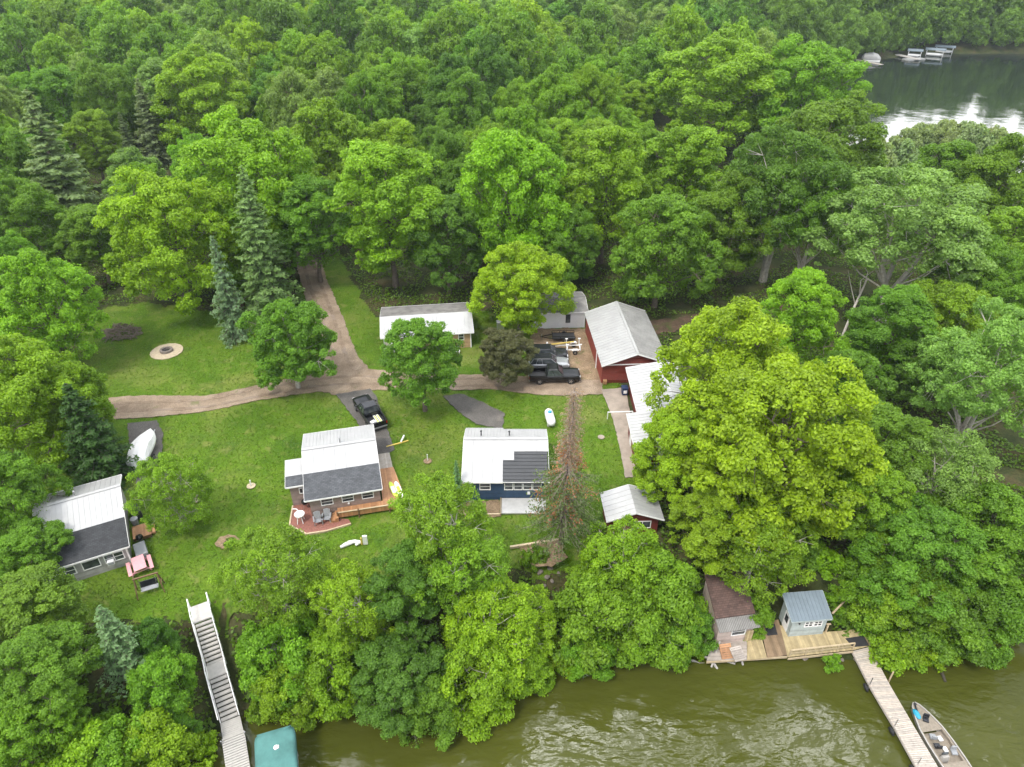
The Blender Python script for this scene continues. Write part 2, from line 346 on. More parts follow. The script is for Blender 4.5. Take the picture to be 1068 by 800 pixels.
road('gravel_lane', ribbon([(70,432),(120,426),(165,424),(215,421),(270,410),(330,399),(370,396),(420,398),(470,399),(520,399),(570,404),(628,404)], [4.2,4.6,4.2,3.2,3.2,4.2,5.0,3.6,3.2,3.2,3.4,3.0]), .100, 'gravel', .1)
road('gravel_track', ribbon([(377,402),(356,378),(349,355),(339,325),(327,292),(316,255),(300,225)], [4.6,4.6,4.0,4.0,3.8,3.8,3.8]), .108, 'gravel', .12)
for off in (-.78, .78):
    sheet('wheel_rut', ribbon([(80,431),(120,426),(165,424),(215,421),(270,410),(330,400),(370,397),(420,398),(470,399),(520,399)], [.5,.5,.45,.5,.4,.5,.3,.5,.45,.4], off), .118, 'worn_gravel', .1)
    sheet('wheel_rut', ribbon([(362,385),(356,378),(349,355),(339,325),(327,292),(316,255)], [.3,.4,.5,.5,.5,.5], off), .126, 'worn_gravel', .1)
road('parking_area', pxpoly([(546,406),(625,402),(627,396),(622,372),(612,343),(556,343),(551,380)]), .092, 'packed_dirt', .3)
road('gravel_verge', pxpoly([(385,408),(352,413),(332,408),(345,396),(385,394)]), .112, 'gravel', .2)
road('back_road', ribbon([(676,342),(720,336),(780,326),(835,321)], [3.6,3.2,3,2.4]), .06, 'shaded_dirt', .3)
road('asphalt_pad', pxpoly([(133,442),(164,439),(170,452),(169,478),(158,509),(144,511),(137,480)]), .116, 'asphalt', .07)
road('asphalt_drive', pxpoly([(350,412),(386,406),(392,413),(412,470),(390,478),(372,440)]), .120, 'asphalt', .07)
road('asphalt_strip', pxpoly([(462,414),(480,411),(505,421),(526,432),(524,448),(500,444),(478,430)]), .116, 'asphalt', .1)
sheet('concrete_walk', pxpoly([(627,407),(653,405),(657,432),(664,498),(652,499),(647,470),(639,437)]), .124, 'concrete', .05)
sheet('bank_path', pxpoly([(480,524),(523,523),(523,539),(478,540)]), .10, 'packed_dirt', .2)
# bank soil below the retaining timber
sheet('bare_soil', pxpoly([(540,568),(585,563),(590,580),(580,590),(545,588)]), .06, 'packed_dirt', .25)

# ------------------------------------------------------------------ houses
def window(par, x0, x1, z0, z1, y, out=-1, axis='Y', mull=1, rail=True, frame='white_trim', fw=.07):
    """window in a wall lying across axis at y; out = side it looks to"""
    f = MB(); d0, d1 = (y-.02*out*-1, y+.06*out) if True else (0, 0)
    a, b = min(y-.02*out, y+.06*out), max(y-.02*out, y+.06*out)
    def bx(m, xa, xb, za, zb, ya, yb, mat):
        if axis == 'Y': m.box(xa, xb, ya, yb, za, zb, mat)
        else: m.box(ya, yb, xa, xb, za, zb, mat)
    bx(f, x0-fw, x1+fw, z0-fw, z0, a, b, frame); bx(f, x0-fw, x1+fw, z1, z1+fw, a, b, frame)
    bx(f, x0-fw, x0, z0, z1, a, b, frame); bx(f, x1, x1+fw, z0, z1, a, b, frame)
    w = (x1-x0)/mull
    for k in range(1, mull): bx(f, x0+k*w-.03, x0+k*w+.03, z0, z1, a, b, frame)
    fo = build('window', f, par)
    g = MB(); a2, b2 = min(y-.01*out, y+.022*out), max(y-.01*out, y+.022*out)
    for k in range(mull):
        l, r = x0+k*w+(.03 if k else 0), x0+(k+1)*w-(.03 if k < mull-1 else 0)
        bx(g, l, r, z0, z1, a2, b2, 'window_glass')
        if rail: c, d = min(y, y+.04*out), max(y, y+.04*out); bx(g, l, r, (z0+z1)/2-.025, (z0+z1)/2+.025, c, d, frame)
    build('pane', g, fo); return fo
def roof_slab(mb, x0, x1, y0, z0, y1, z1, mat, t=.09, ribs=0):
    n = Vector((0, -(z1-z0), y1-y0)).normalized(); 
    if n.z < 0: n = -n
    dn = n*t
    a = [Vector((x0, y0, z0)), Vector((x1, y0, z0)), Vector((x1, y1, z1)), Vector((x0, y1, z1))]
    mb.hexa([p-dn for p in a], a, mat)
    if ribs:
        k = int((x1-x0)/ribs)
        for i in range(1, k):
            x = x0+(x1-x0)*i/k; p, q = Vector((x, y0, z0))+n*.018, Vector((x, y1, z1))+n*.018
            e = Vector((.02, 0, 0)); mb.hexa([p-e-n*.03, p+e-n*.03, q+e-n*.03, q-e-n*.03], [p-e*.6+n*.012, p+e*.6+n*.012, q+e*.6+n*.012, q-e*.6+n*.012], mat)
def walls(mb, x0, x1, prof, mat, zb=0.0):
    """prof: (y, z) along the top from front to back"""
    n = len(prof); pts = [(prof[0][0], zb)]+list(prof)+[(prof[-1][0], zb)]; k = len(pts)
    vs = [(x0, a, b) for a, b in pts]+[(x1, a, b) for a, b in pts]
    tri = [tuple(t) for t in tessellate_polygon([[Vector((a, b, 0)) for a, b in pts]])]
    mb.add(vs, tri+[tuple(a+k for a in t)[::-1] for t in tri]+[(i, (i+1) % k, k+(i+1) % k, k+i) for i in range(k)], mat)
def fascia(par, x0, x1, prof, mat='white_trim', front=True, back=True):
    f = MB()
    for e in (x0, x1):
        s = -1 if e == x0 else 1
        if not (front or back): f = MB()
        for (a, b), (c, d) in zip(prof[:-1], prof[1:]): f.bar((e+s*.014, a, b-.055), (e+s*.014, c, d-.055), .024, .15, mat)
        if not (front or back): last = build('trim', f, par)
    if not (front or back): return last
    if front: f.bar((x0, prof[0][0]-.014, prof[0][1]-.055), (x1, prof[0][0]-.014, prof[0][1]-.055), .024, .15, mat)
    if back: f.bar((x0, prof[-1][0]+.014, prof[-1][1]-.055), (x1, prof[-1][0]+.014, prof[-1][1]-.055), .024, .15, mat)
    return build('trim', f, par)
def vent(par, x, y, z, h=.5, r=.06, mat='steel'):
    return build('vent_pipe', MB().tube([(x, y, z-.15), (x, y, z+h)], r, mat, 10).lathe([(r*1.7, 0), (r*1.7, .07), (r*.6, .12)], mat, (x, y, z+h), 10), par)
def drop(prof, d, inset0, inset1):
    """wall top line: the roof line lowered and pulled in"""
    p = list(prof); (a, b), (c, e) = p[0], p[1]; t = inset0/(c-a); s = (a+inset0, b+(e-b)*t-d)
    (a2, b2), (c2, e2) = p[-1], p[-2]; t2 = inset1/(a2-c2); q = (a2-inset1, b2+(e2-b2)*t2-d)
    return [s]+[(y, z-d) for y, z in p[1:-1]]+[q]

# grey cabin
h = thing('cabin', 'grey sided cabin with white metal roof and black shingled lower slope, at the far left', 'cabin', (-37.74, 39.24, 0), R_(27.1), 'lakeside cabins')
pf = [(-.35, 2.25), (2.7, 3.0), (6.2, 3.8), (9.0, 2.9)]
w = MB(); walls(w, 0, 6.1, drop(pf, .1, .35, .35), 'grey_siding'); build('wall', w, h)
r = MB(); roof_slab(r, -.3, 6.45, 2.7, 3.0, 6.2, 3.8, 'soft_white_metal', ribs=.42); roof_slab(r, -.3, 6.45, 6.2, 3.8, 9.0, 2.9, 'pale_metal', ribs=.42)  # back slope coloured greyer, as the side turned from the light
r.bar((-.31, 6.2, 3.82), (6.46, 6.2, 3.82), .3, .05, 'white_metal'); build('roof', r, h, label='white ribbed metal upper roof')
r = MB(); roof_slab(r, -.3, 6.45, -.35, 2.25, 2.69, 2.998, 'dark_shingle'); build('roof', r, h, label='black shingled lower roof')
fascia(h, -.3, 6.45, pf); cb = MB()
for x in (.0, 6.1): build('corner_board', MB().box(x-.06, x+.06, -.03, .08, 0, 2.2, 'white_trim'), h)
window(h, .75, 2.15, .95, 1.75, 0, mull=2); window(h, 2.75, 3.95, .95, 1.75, 0, rail=False); window(h, 4.4, 5.75, .95, 1.75, 0, mull=2)
vent(h, 2.9, 6.6, 3.72, .45); ac = build('window_air_conditioner', MB().box(4.5, 5.0, -.42, -.06, .92, 1.28, 'white_plastic').box(4.54, 4.96, -.435, -.42, .97, 1.23, 'grey_plastic'), h)

# brown house
h = thing('cabin', 'brown sided house with white and grey roof beside the cedar deck and brick patio', 'cabin', (-18.26, 47.53, 0), R_(13.8), 'lakeside cabins')
pf = [(-.4, 2.45), (2.55, 3.15), (5.2, 3.95), (9.2, 2.8)]
w = MB(); walls(w, 0, 6.3, drop(pf, .1, .4, .35), 'taupe_siding'); w.hexa([(-1.7,1.95,0),(-.003,1.95,0),(-.003,5.0,0),(-1.7,5.0,0)], [(-1.7,1.95,2.58),(-.003,1.95,2.58),(-.003,5.0,2.86),(-1.7,5.0,2.86)], 'taupe_siding'); build('wall', w, h)
r = MB(); roof_slab(r, -.35, 6.55, 2.55, 3.15, 5.2, 3.95, 'white_metal', ribs=.9); roof_slab(r, -.35, 6.55, 5.2, 3.95, 9.2, 2.8, 'white_metal', ribs=.32)
r.bar((-.36, 5.2, 3.97), (6.56, 5.2, 3.97), .3, .05, 'white_metal'); roof_slab(r, -2.0, -.36, 3.0, 2.81, 5.2, 3.0, 'white_metal'); build('roof', r, h, label='white metal upper roof')
r = MB(); roof_slab(r, -.35, 6.55, -.4, 2.45, 2.54, 3.148, 'grey_shingle'); roof_slab(r, -2.0, -.36, 1.6, 2.66, 2.99, 2.808, 'grey_shingle'); build('roof', r, h, label='grey shingled lower roof')
fascia(h, -.35, 6.55, pf); f = MB(); f.bar((-2.0, 1.586, 2.61), (-.37, 1.586, 2.61), .024, .16, 'white_trim'); f.bar((-2.015, 1.6, 2.61), (-2.015, 5.2, 2.95), .024, .15, 'white_trim'); build('trim', f, h)
for x in (1.05, 2.9, 4.7): window(h, x, x+.95, 1.35, 2.0, 0)
window(h, -.85, -.3, 1.5, 2.05, 1.95, mull=2, rail=False); vent(h, 3.2, 5.7, 3.8, .5)
build('wall_lamp', MB().lathe([(.03, 0), (.1, .03), (.1, .1), (.04, .14)], 'white_plastic', (3.4, -.15, 1.1), 12, 'Y'), h)
# railings at the house's back left step
s = thing('porch_step', 'small railed wooden porch behind the side wing of the brown house', 'porch', tuple(h.matrix_basis @ Vector((-1.1, 5.9, 0))), R_(13.8))
d = MB().box(-.5, .5, -.5, .5, .35, .43, 'cedar_boards')
build('step_deck', d, s); rr = MB()
for x, y in ((-.5, .5), (-.5, -.45), (.5, .5)): rr.box(x-.05, x+.05, y-.05, y+.05, 0, 1.3, 'treated_wood')
rr.bar((-.5, -.45, 1.3), (-.5, .5, 1.3), .09, .06, 'treated_wood'); rr.bar((-.5, .5, 1.3), (.5, .5, 1.3), .09, .06, 'treated_wood'); build('railing', rr, s)
# deck round the brown house
HM = h.matrix_basis.copy(); hr = R_(13.8)
dk = thing('deck', 'raised reddish cedar deck along the right and front of the brown house', 'deck', HM @ Vector((0, 0, 0)), hr)
d = MB().poly([(2.3, -.75), (8.3, -.85), (8.35, 1.2), (7.9, 4.6), (6.45, 4.6), (6.45, -.01), (2.3, -.01)], .62, .70, 'cedar_boards'); build('floor', d, dk)
d = MB().poly([(6.45, 4.62), (7.85, 4.62), (7.75, 7.1), (6.45, 7.1)], .50, .58, 'weathered_boards'); build('landing', d, dk)
d = MB()
for a, b in (((2.35, -.80), (4.1, -.83)), ((4.25, -.83), (6.9, -.87)), ((7.05, -.87), (8.25, -.9))):
    d.bar((a[0], a[1]-.1, .58), (b[0], b[1]-.1, .58), .05, .5, 'cedar_boards'); d.bar((a[0], a[1]-.13, .95), (b[0], b[1]-.13, .95), .12, .05, 'treated_wood')
build('skirt', d, dk)
for x in (2.3, 4.17, 6.97, 8.3): build('post', MB().box(x-.06, x+.06, -1.02, -.9, 0, 1.05, 'brown_wood'), dk)
d = MB()
for i in range(3): d.box(1.5+.28*i, 1.8+.28*i, -1.25, -.2, 0, .2+.2*i, 'cedar_boards_across')
build('steps', d, dk)
for y in (-.8, 1.0, 2.8, 4.5): build('post', MB().box(8.28-.09*y, 8.38-.09*y, y-.05, y+.05, 0, .62, 'brown_wood'), dk)
# patio
pt = thing('patio', 'red brick paved patio with pale timber border beside the brown house', 'patio', HM @ Vector((0, 0, 0)), hr)
pp = [(-1.75, 1.9), (-2.0, -.6), (-.55, -2.1), (1.2, -2.15), (3.4, -1.75), (3.2, -1.1), (0, -.02), (-.02, 1.9)]
build('paving', MB().poly(pp, .0, .14, 'brick_paver'), pt); b = MB()
for p, q in zip(pp[:5], pp[1:5]): b.bar((p[0], p[1], .1), (q[0], q[1], .1), .13, .2, 'treated_wood')
build('border', b, pt)
def adirondack(par_loc, rz, label):
    t = thing('garden_chair', label, 'chair', par_loc, rz, 'grey garden chairs'); m = 'grey_plastic'
    s = MB()
    for i in range(5): s.box(-.28, .28, -.3+.12*i, -.2+.12*i, .38-.03*i, .40-.03*i, m)
    build('seat', s, t); b = MB()
    for i in range(5): x = -.26+.105*i; b.hexa([(x, .28, .28), (x+.09, .28, .28), (x+.09, .31, .28), (x, .31, .28)], [(x*1.15, .55, 1.0-.02*(i-2)**2), (x*1.15+.1, .55, 1.0-.02*(i-2)**2), (x*1.15+.1, .58, 1.0-.02*(i-2)**2), (x*1.15, .58, 1.0-.02*(i-2)**2)], m)
    build('backrest', b, t)
    for sx in (-1, 1):
        build('arm', MB().box(sx*.36-.06, sx*.36+.06, -.35, .4, .58, .61, m), t); build('leg', MB().box(sx*.34-.03, sx*.34+.03, -.33, -.25, 0, .58, m), t)
        build('leg', MB().bar((sx*.34, .34, .5), (sx*.34, .5, 0), .05, .06, m), t)
    return t
MATS['grey_plastic2'] = plain('wood_grey', (.30, .28, .25), .8, 0, .2, 4)
adirondack(HM @ Vector((.55, -1.0, .14)), hr+.1, 'grey slatted garden chair on the brick patio, the one nearer the patio corner')
adirondack(HM @ Vector((1.3, -.85, .14)), hr-.15, 'grey slatted garden chair on the brick patio, the one nearer the deck steps')
# white folded stand with its plastic tub on the patio
s = thing('cleaning_stand', 'white tubular stand with a round white basin on the brick patio', 'stand', HM @ Vector((-1.0, -.3, .14)), hr)
a = MB()
for x, y in ((-.35, .4), (-.1, .55), (.3, .2), (.2, -.45), (-.3, -.4)): a.tube([(x, y, 0), (x*.6, y*.6, .8)], .035, 'white_plastic')
a.tube([(-.6, .75, .9), (-.25, .6, .95), (0, .2, .85), (.1, 0, .8)], .045, 'white_plastic'); build('frame', a, s)
build('basin', MB().lathe([(.2, .0), (.42, .06), (.46, .22), (.40, .22), (.3, .1)], 'white_plastic', (0, -.1, .75), 18), s)
g = thing('barbecue_grill', 'black kettle grill in the corner between wing and wall of the brown house', 'grill', HM @ Vector((-.55, 1.3, .14)), 0)
def kettle(g):
    build('bowl', MB().lathe([(.08, .5), (.26, .6), (.3, .74), (.3, .78)], 'black_plastic', (0, 0, 0), 18), g, smooth=True); build('lid', MB().lathe([(.31, .785), (.28, .93), (.16, 1.02), (.03, 1.05), (.03, 1.1)], 'black_paint', (0, 0, 0), 18), g, smooth=True)
    for k in range(3): t = k*2.1; build('leg', MB().tube([(.15*math.cos(t), .15*math.sin(t), .55), (.32*math.cos(t), .32*math.sin(t), 0)], .018, 'steel', 6), g)
kettle(g)
# things on the deck
def kayak_board(loc, rz, lab, c1, c2):
    t = thing('paddle_board', lab, 'board', loc, rz, 'boards on the cedar deck'); o = []
    for s in (1, -1): o += [(s*.02*0, 0)]
    n = 14; prof = [(-1.2+2.4*i/(n-1), .24*math.sqrt(max(.02, 1-abs(-1+2*i/(n-1))**2.6))) for i in range(n)]
    pts = [(x, -w) for x, w in prof]+[(x, w) for x, w in prof[::-1]]
    build('hull', MB().poly(pts, 0, .09, c1), t, bev=.02); build('deck_pad', MB().box(-.5, .45, -.16, .16, .09, .10, c2), t); return t
kayak_board(HM @ Vector((7.55, 1.2, .71)), hr+1.75, 'lime and white water board on the deck, nearer the house wall', 'lime_plastic', 'white_plastic')
kayak_board(HM @ Vector((8.05, 1.1, .71)), hr+1.72, 'lime edged white water board on the deck, nearer the outer rail', 'white_plastic', 'lime_plastic')

# blue cabin
BO = (-4.16, 49.96, 0)
h = thing('cabin', 'navy blue cabin with white roof, dark lower roof and a row of four windows', 'cabin', BO, 0, 'lakeside cabins')
pl = [(-.4, 2.5), (4.3, 3.9), (7.5, 2.8)]; w = MB(); walls(w, 0, 7.2, drop([(-.4, 2.5), (4.3, 3.9), (7.1, 2.94)], .1, .4, .3), 'navy_siding'); build('wall', w, h)
zz = lambda y: 2.5+(y+.4)/4.7*1.4
r = MB(); roof_slab(r, -.5, 3.3, -.4, 2.5, 4.3, 3.9, 'white_metal', ribs=.95); roof_slab(r, -.5, 3.3, 4.3, 3.9, 7.5, 2.8, 'white_metal', ribs=.3)
roof_slab(r, 3.303, 4.35, 1.95, zz(1.95), 4.3, 3.9, 'white_metal'); roof_slab(r, 4.353, 7.6, 2.9, zz(2.9), 4.3, 3.9, 'white_metal', ribs=.95); roof_slab(r, 3.303, 7.6, 4.3, 3.897, 7.15, 2.917, 'white_metal', ribs=.3)
r.bar((-.51, 4.3, 3.92), (7.61, 4.3, 3.92), .3, .05, 'white_metal'); build('roof', r, h, label='white ribbed metal main roof')
r = MB(); roof_slab(r, 3.32, 4.35, -.45, 2.44, 1.94, zz(1.94)-.04, 'dark_metal', ribs=.0); roof_slab(r, 4.351, 7.5, -.45, 2.44, 2.88, zz(2.88)-.04, 'dark_metal', ribs=.0)
for k in range(1, 9):
    y = -.45+k*.38
    r.bar((3.32 if y < 1.9 else 4.36, y, 2.46+(zz(2.88)-.04-2.44)/3.33*(y+.45)), (7.5, y, 2.46+(zz(2.88)-.04-2.44)/3.33*(y+.45)), .05, .03, 'dark_metal')
build('roof', r, h, label='dark ribbed lower roof'); fascia(h, -.5, 7.6, pl[:2]+[(7.15, 2.9)], back=False)
window(h, 1.2, 2.1, 1.3, 2.0, 0); 
for k in range(4): window(h, 3.5+k*.88, 4.2+k*.88, 1.3, 2.1, 0)
window(h, 2.0, 2.9, 1.2, 2.0, 7.2, 1, 'X'); vent(h, 1.15, 5.2, 3.6, .5, .06, 'black_plastic'); vent(h, 3.9, 5.2, 3.6, .45, .06, 'black_plastic')
build('wall_box', MB().box(5.6, 5.85, -.14, -.004, .75, 1.0, 'white_plastic'), h)
p = thing('metal_awning', 'pale ribbed ground level deck in front of the navy cabin', 'deck', (BO[0], BO[1], 0))
p.name = 'low_deck'; d = MB().box(3.2, 7.3, -2.05, -.06, .10, .24, 'grey_concrete')
for k in range(20): d.box(3.25+k*.2, 3.29+k*.2, -2.04, -.07, .24, .262, 'grey_concrete')
build('floor', d, p); build('edging', MB().box(3.05, 3.18, -2.15, -.06, .1, .3, 'treated_wood').box(-.6, 3.04, -2.2, -2.05, .06, .22, 'treated_wood'), p)

# tan cabin
h = thing('cabin', 'small tan cabin with white metal front roof and stained dark back roof by the woods', 'cabin', (-15.93, 76.8, 0), R_(7.5), 'lakeside cabins')
pf = [(-.4, 2.35), (3.0, 3.55), (7.4, 2.6)]; w = MB(); walls(w, 0, 10.8, drop(pf, .1, .4, .35), 'tan_siding'); build('wall', w, h)
build('porch_wall', MB().box(.02, 1.9, -.045, -.004, .02, 2.24, 'cream_siding'), h)
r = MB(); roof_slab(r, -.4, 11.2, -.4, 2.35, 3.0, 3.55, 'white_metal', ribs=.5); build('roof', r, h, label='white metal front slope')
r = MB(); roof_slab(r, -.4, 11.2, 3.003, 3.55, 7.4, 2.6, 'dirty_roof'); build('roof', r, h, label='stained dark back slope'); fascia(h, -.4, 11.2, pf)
build('door', MB().box(.7, 1.55, -.09, -.046, .1, 2.05, 'white_trim'), h); window(h, 2.4, 3.3, .9, 1.9, 0); window(h, 6.2, 7.1, .9, 1.9, 0); window(h, 9.3, 9.9, 1.2, 2.0, 0)
cb = MB()
for x in (0, 10.8): build('corner_board', MB().box(x-.06, x+.06, -.07, .08, 0, 2.2, 'white_trim'), h)

# white shed
h = thing('shed', 'white sided shed with grey roof and one tall dark window beyond the parked cars', 'shed', (2.2, 82.9, 0), R_(3.7))
pf = [(-.25, 2.45), (2.8, 3.2), (5.8, 2.4)]; w = MB(); walls(w, 0, 7.5, drop(pf, .1, .25, .3), 'white_siding'); build('wall', w, h)
r = MB(); roof_slab(r, -.3, 7.85, -.25, 2.45, 2.8, 3.2, 'dirty_roof', ribs=0); roof_slab(r, -.3, 7.85, 2.803, 3.2, 5.8, 2.4, 'dirty_roof'); r.bar((-.31, 2.8, 3.22), (7.86, 2.8, 3.22), .25, .05, 'grey_metal'); build('roof', r, h)
fascia(h, -.3, 7.85, pf); window(h, 4.95, 5.5, .85, 2.0, 0, frame='black_plastic', fw=.04)

# red garage (gable end to the lake)
gu = Vector((math.cos(R_(3.8)), math.sin(R_(3.8)), 0)); go = Vector((10.49, 69.8, 0))+gu*7.5
h = thing('garage', 'long red garage with pale metal gable roof beside the parked cars', 'garage', go, R_(93.8))
pf = [(-.35, 2.65), (3.6, 4.15), (7.7, 2.65)]; w = MB(); walls(w, 0, 12.4, drop(pf, .1, .35, .2), 'red_siding'); build('wall', w, h)
r = MB(); roof_slab(r, -.4, 12.8, -.35, 2.65, 3.6, 4.15, 'grey_metal', ribs=.6); build('roof', r, h, label='shaded slope away from the cars, coloured grey')  # shade put into the colour: this slope greyer, the sunward one paler
r = MB(); roof_slab(r, -.4, 12.8, 3.603, 4.15, 7.7, 2.65, 'pale_metal', ribs=.6); r.bar((-.41, 3.6, 4.17), (12.81, 3.6, 4.17), .3, .05, 'pale_metal'); build('roof', r, h, label='sunlit slope above the cars, coloured paler')
fascia(h, -.4, 12.8, pf, 'white_trim', False, False); build('gable_trim', MB().box(-.05, -.004, -.02, 7.5, 2.48, 2.60, 'white_trim'), h)
build('garage_door', MB().box(-.06, -.004, 1.0, 4.4, .05, 2.3, 'dark_red_siding'), h); build('downpipe', MB().tube([(3.3, 7.6, .1), (3.3, 7.6, 2.5)], .06, 'white_trim'), h)
# red house under the big maple
h = thing('house', 'long red house with low white roof, half hidden under the big yellow green maple', 'house', (20.6, 60.0, 0), R_(90))
pf = [(-.1, 2.85), (3.6, 3.7), (7.5, 2.85)]; w = MB(); walls(w, 0, 8.4, drop(pf, .1, .4, .4), 'dark_red_siding')
w.hexa([(-7.2,1.2,0),(-.004,1.2,0),(-.004,8.3,0),(-7.2,8.3,0)], [(-7.2,1.2,2.62),(-.004,1.2,2.62),(-.004,8.3,2.62),(-7.2,8.3,2.62)], 'dark_red_siding'); build('wall', w, h)
r = MB(); roof_slab(r, .0, 8.8, -.1, 2.85, 3.6, 3.7, 'white_metal', ribs=.5); roof_slab(r, .0, 8.8, 3.603, 3.7, 7.6, 2.85, 'white_metal', ribs=.5)
roof_slab(r, -7.6, -.01, .8, 2.75, 4.6, 3.45, 'white_metal', ribs=.5); roof_slab(r, -7.6, -.01, 4.603, 3.45, 8.7, 2.75, 'white_metal', ribs=.5); build('roof', r, h)
fascia(h, .0, 8.8, [(-.1, 2.85), (3.6, 3.7), (7.6, 2.85)]); build('trim', MB().bar((-7.58, 8.715, 2.7), (0, 8.715, 2.7), .024, .16, 'white_trim'), h); f = MB(); f.bar((-7.615, .8, 2.7), (-7.615, 4.6, 3.4), .024, .15, 'white_trim'); f.bar((-7.615, 4.6, 3.4), (-7.615, 8.7, 2.7), .024, .15, 'white_trim'); build('trim', f, h)
window(h, 1.2, 2.2, 1.0, 2.0, 7.1, 1); window(h, -5.9, -4.9, 1.0, 2.0, 8.3, 1); window(h, 6.4, 7.6, 1.3, 2.1, -7.2, -1, 'X'); build('door', MB().box(-2.2, -1.3, 8.3, 8.36, .1, 2.1, 'white_trim'), h)
# low red shed on the bank
su = Vector((math.cos(R_(2.9)), math.sin(R_(2.9)), 0)); so = Vector((10.6, 45.48, 0))+su*2.3
z0 = -.6
h = thing('shed', 'small red shed with pale gable roof near the bank, partly behind bright foliage', 'shed', so+Vector((0, 0, z0)), R_(92.9))
pf = [(-.35, 2.75), (2.2, 3.7), (4.75, 2.75)]; w = MB(); walls(w, 0, 2.8, drop(pf, .1, .35, .35), 'dark_red_siding', -1.0); build('wall', w, h)
r = MB(); roof_slab(r, -.55, 3.1, -.35, 2.75, 2.2, 3.7, 'pale_metal', ribs=.6); roof_slab(r, -.55, 3.1, 2.203, 3.7, 4.75, 2.75, 'white_metal', ribs=.6); build('roof', r, h)
fascia(h, -.55, 3.1, pf, 'white_trim', False, False); window(h, .7, 2.1, 1.4, 2.1, 0, -1, 'X', mull=2, rail=False)

# boathouse with brown roof
DZ = -4.7
h = thing('boathouse', 'brown roofed boathouse with pinkish wall and corrugated porch roof at the water', 'boathouse', (16.96, 37.48, DZ), R_(9))
w = MB(); w.hexa([(0,0,-.4),(3.2,0,-.4),(3.2,3.6,-.4),(0,3.6,-.4)], [(0,0,1.95),(3.2,0,1.95),(3.2,3.6,3.7),(0,3.6,3.7)], 'pink_siding'); build('wall', w, h)
r = MB(); roof_slab(r, -.1, 3.35, .62, 2.5, 3.9, 4.3, 'brown_shingle'); build('roof', r, h, label='mossy brown shingled roof')
r = MB(); roof_slab(r, -.15, 3.4, -.4, 2.02, .6, 2.45, 'grey_metal', .05)
for k in range(24): x = -.1+k*.148; r.bar((x, -.4, 2.035), (x, .6, 2.465), .06, .05, 'dirty_roof')
build('porch_roof', r, h, label='corrugated grey porch roof'); window(h, 1.25, 2.35, .95, 1.75, 0, -1); build('door_panel', MB().box(2.5, 3.1, -.12, -.07, .02, 1.35, 'yellow_boards'), h)
h2 = thing('shed', 'pale blue shed with slanted slate grey roof standing on the waterside deck', 'shed', (23.28, 38.24, DZ), R_(5.4))
pf = [(-.2, 2.15), (1.0, 2.58), (2.1, 2.98)]; w = MB(); walls(w, 0, 3.0, drop(pf, .08, .2, .15), 'pale_blue_siding'); build('wall', w, h2)
r = MB(); roof_slab(r, -.25, 3.25, -.2, 2.15, 2.1, 2.98, 'slate_metal', ribs=.3); build('roof', r, h2)
fascia(h2, -.25, 3.25, pf, 'pale_blue_siding'); window(h2, 1.15, 1.75, 1.2, 1.75, 0, mull=2); window(h2, 1.95, 2.55, 1.2, 1.75, 0, mull=2)
build('door', MB().box(-.05, -.004, .45, 1.25, .05, 1.9, 'white_trim').box(-.065, -.05, .6, 1.1, .9, 1.7, 'window_glass'), h2)
build('wall_lamp', MB().lathe([(.05, 0), (.09, .05), (.05, .16)], 'black_plastic', (.55, -.18, 1.75), 10, 'Y'), h2)
# deck at the water
dk = thing('waterside_deck', 'weathered plank deck at the water joining the boathouse, blue shed and dock', 'deck', (0, 0, 0))
def zdeck(mb, pts, z, m, t=.08): mb.poly([(p.x, p.y) for p in pts], z-t, z, m)
d = MB(); zdeck(d, pxpoly([(737,689),(779,688),(779,655),(745,660)], DZ), DZ, 'weathered_boards_across')
zdeck(d, pxpoly([(779.4,688),(800,686),(792,656),(779.4,656)], DZ), DZ-.004, 'yellow_boards'); zdeck(d, pxpoly([(800.5,686),(821,683),(812,646),(792.5,650)], DZ), DZ, 'brown_boards')
zdeck(d, pxpoly([(821.5,685),(890,677.5),(908,673),(899,656),(862,659),(813,652)], DZ), DZ-.004, 'yellow_boards'); build('floor', d, dk)
d = MB()
for (a, b) in (((737,690),(821,684.5)), ((822,686.5),(890,679))): p, q = G(*a, DZ), G(*b, DZ); d.bar(p-Vector((0,0,.12)), q-Vector((0,0,.12)), .06, .2, 'treated_wood')
build('rim_board', d, dk)
for x in (745, 775, 800, 822, 850, 880): p = G(x, 684-(x-745)*.04, DZ); build('pile', MB().tube([(p.x, p.y+.3, -7), (p.x, p.y+.3, DZ-.085)], .09, 'wet_wood'), dk)
rl = MB(); a, b = G(823,685,DZ), G(889,677.5,DZ); up = Vector((0, 0, .85))
for k in range(5):
    p = a.lerp(b, k/4); rl.box(p.x-.045, p.x+.045, p.y-.045, p.y+.045, DZ, DZ+.85, 'treated_wood')
rl.bar(a+up, b+up, .13, .05, 'treated_wood'); rl.bar(a+up*.5, b+up*.5, .04, .09, 'treated_wood'); build('railing', rl, dk)
for px, py in ((861,659),(907,671)): p = G(px, py, DZ); build('post', MB().box(p.x-.06, p.x+.06, p.y-.06, p.y+.06, DZ, DZ+1.0, 'treated_wood').box(p.x-.2, p.x+.2, p.y-.07, p.y+.07, DZ+1.0, DZ+1.06, 'treated_wood'), dk)
for pts, lab in (([(797,652),(808,651),(811,662),(800.5,663)], 'dark door mat lying on the deck in front of the blue shed door'), ([(881.5,666),(900.5,663),(906.5,673.5),(889.5,675)], 'large black mat at the deck corner above the dock')):
    tag(build('floor_mat', MB().poly([(p.x, p.y) for p in pxpoly(pts, DZ)], DZ+.002, DZ+.025, 'mat_fabric')), lab, 'mat', 'black mats on the deck')
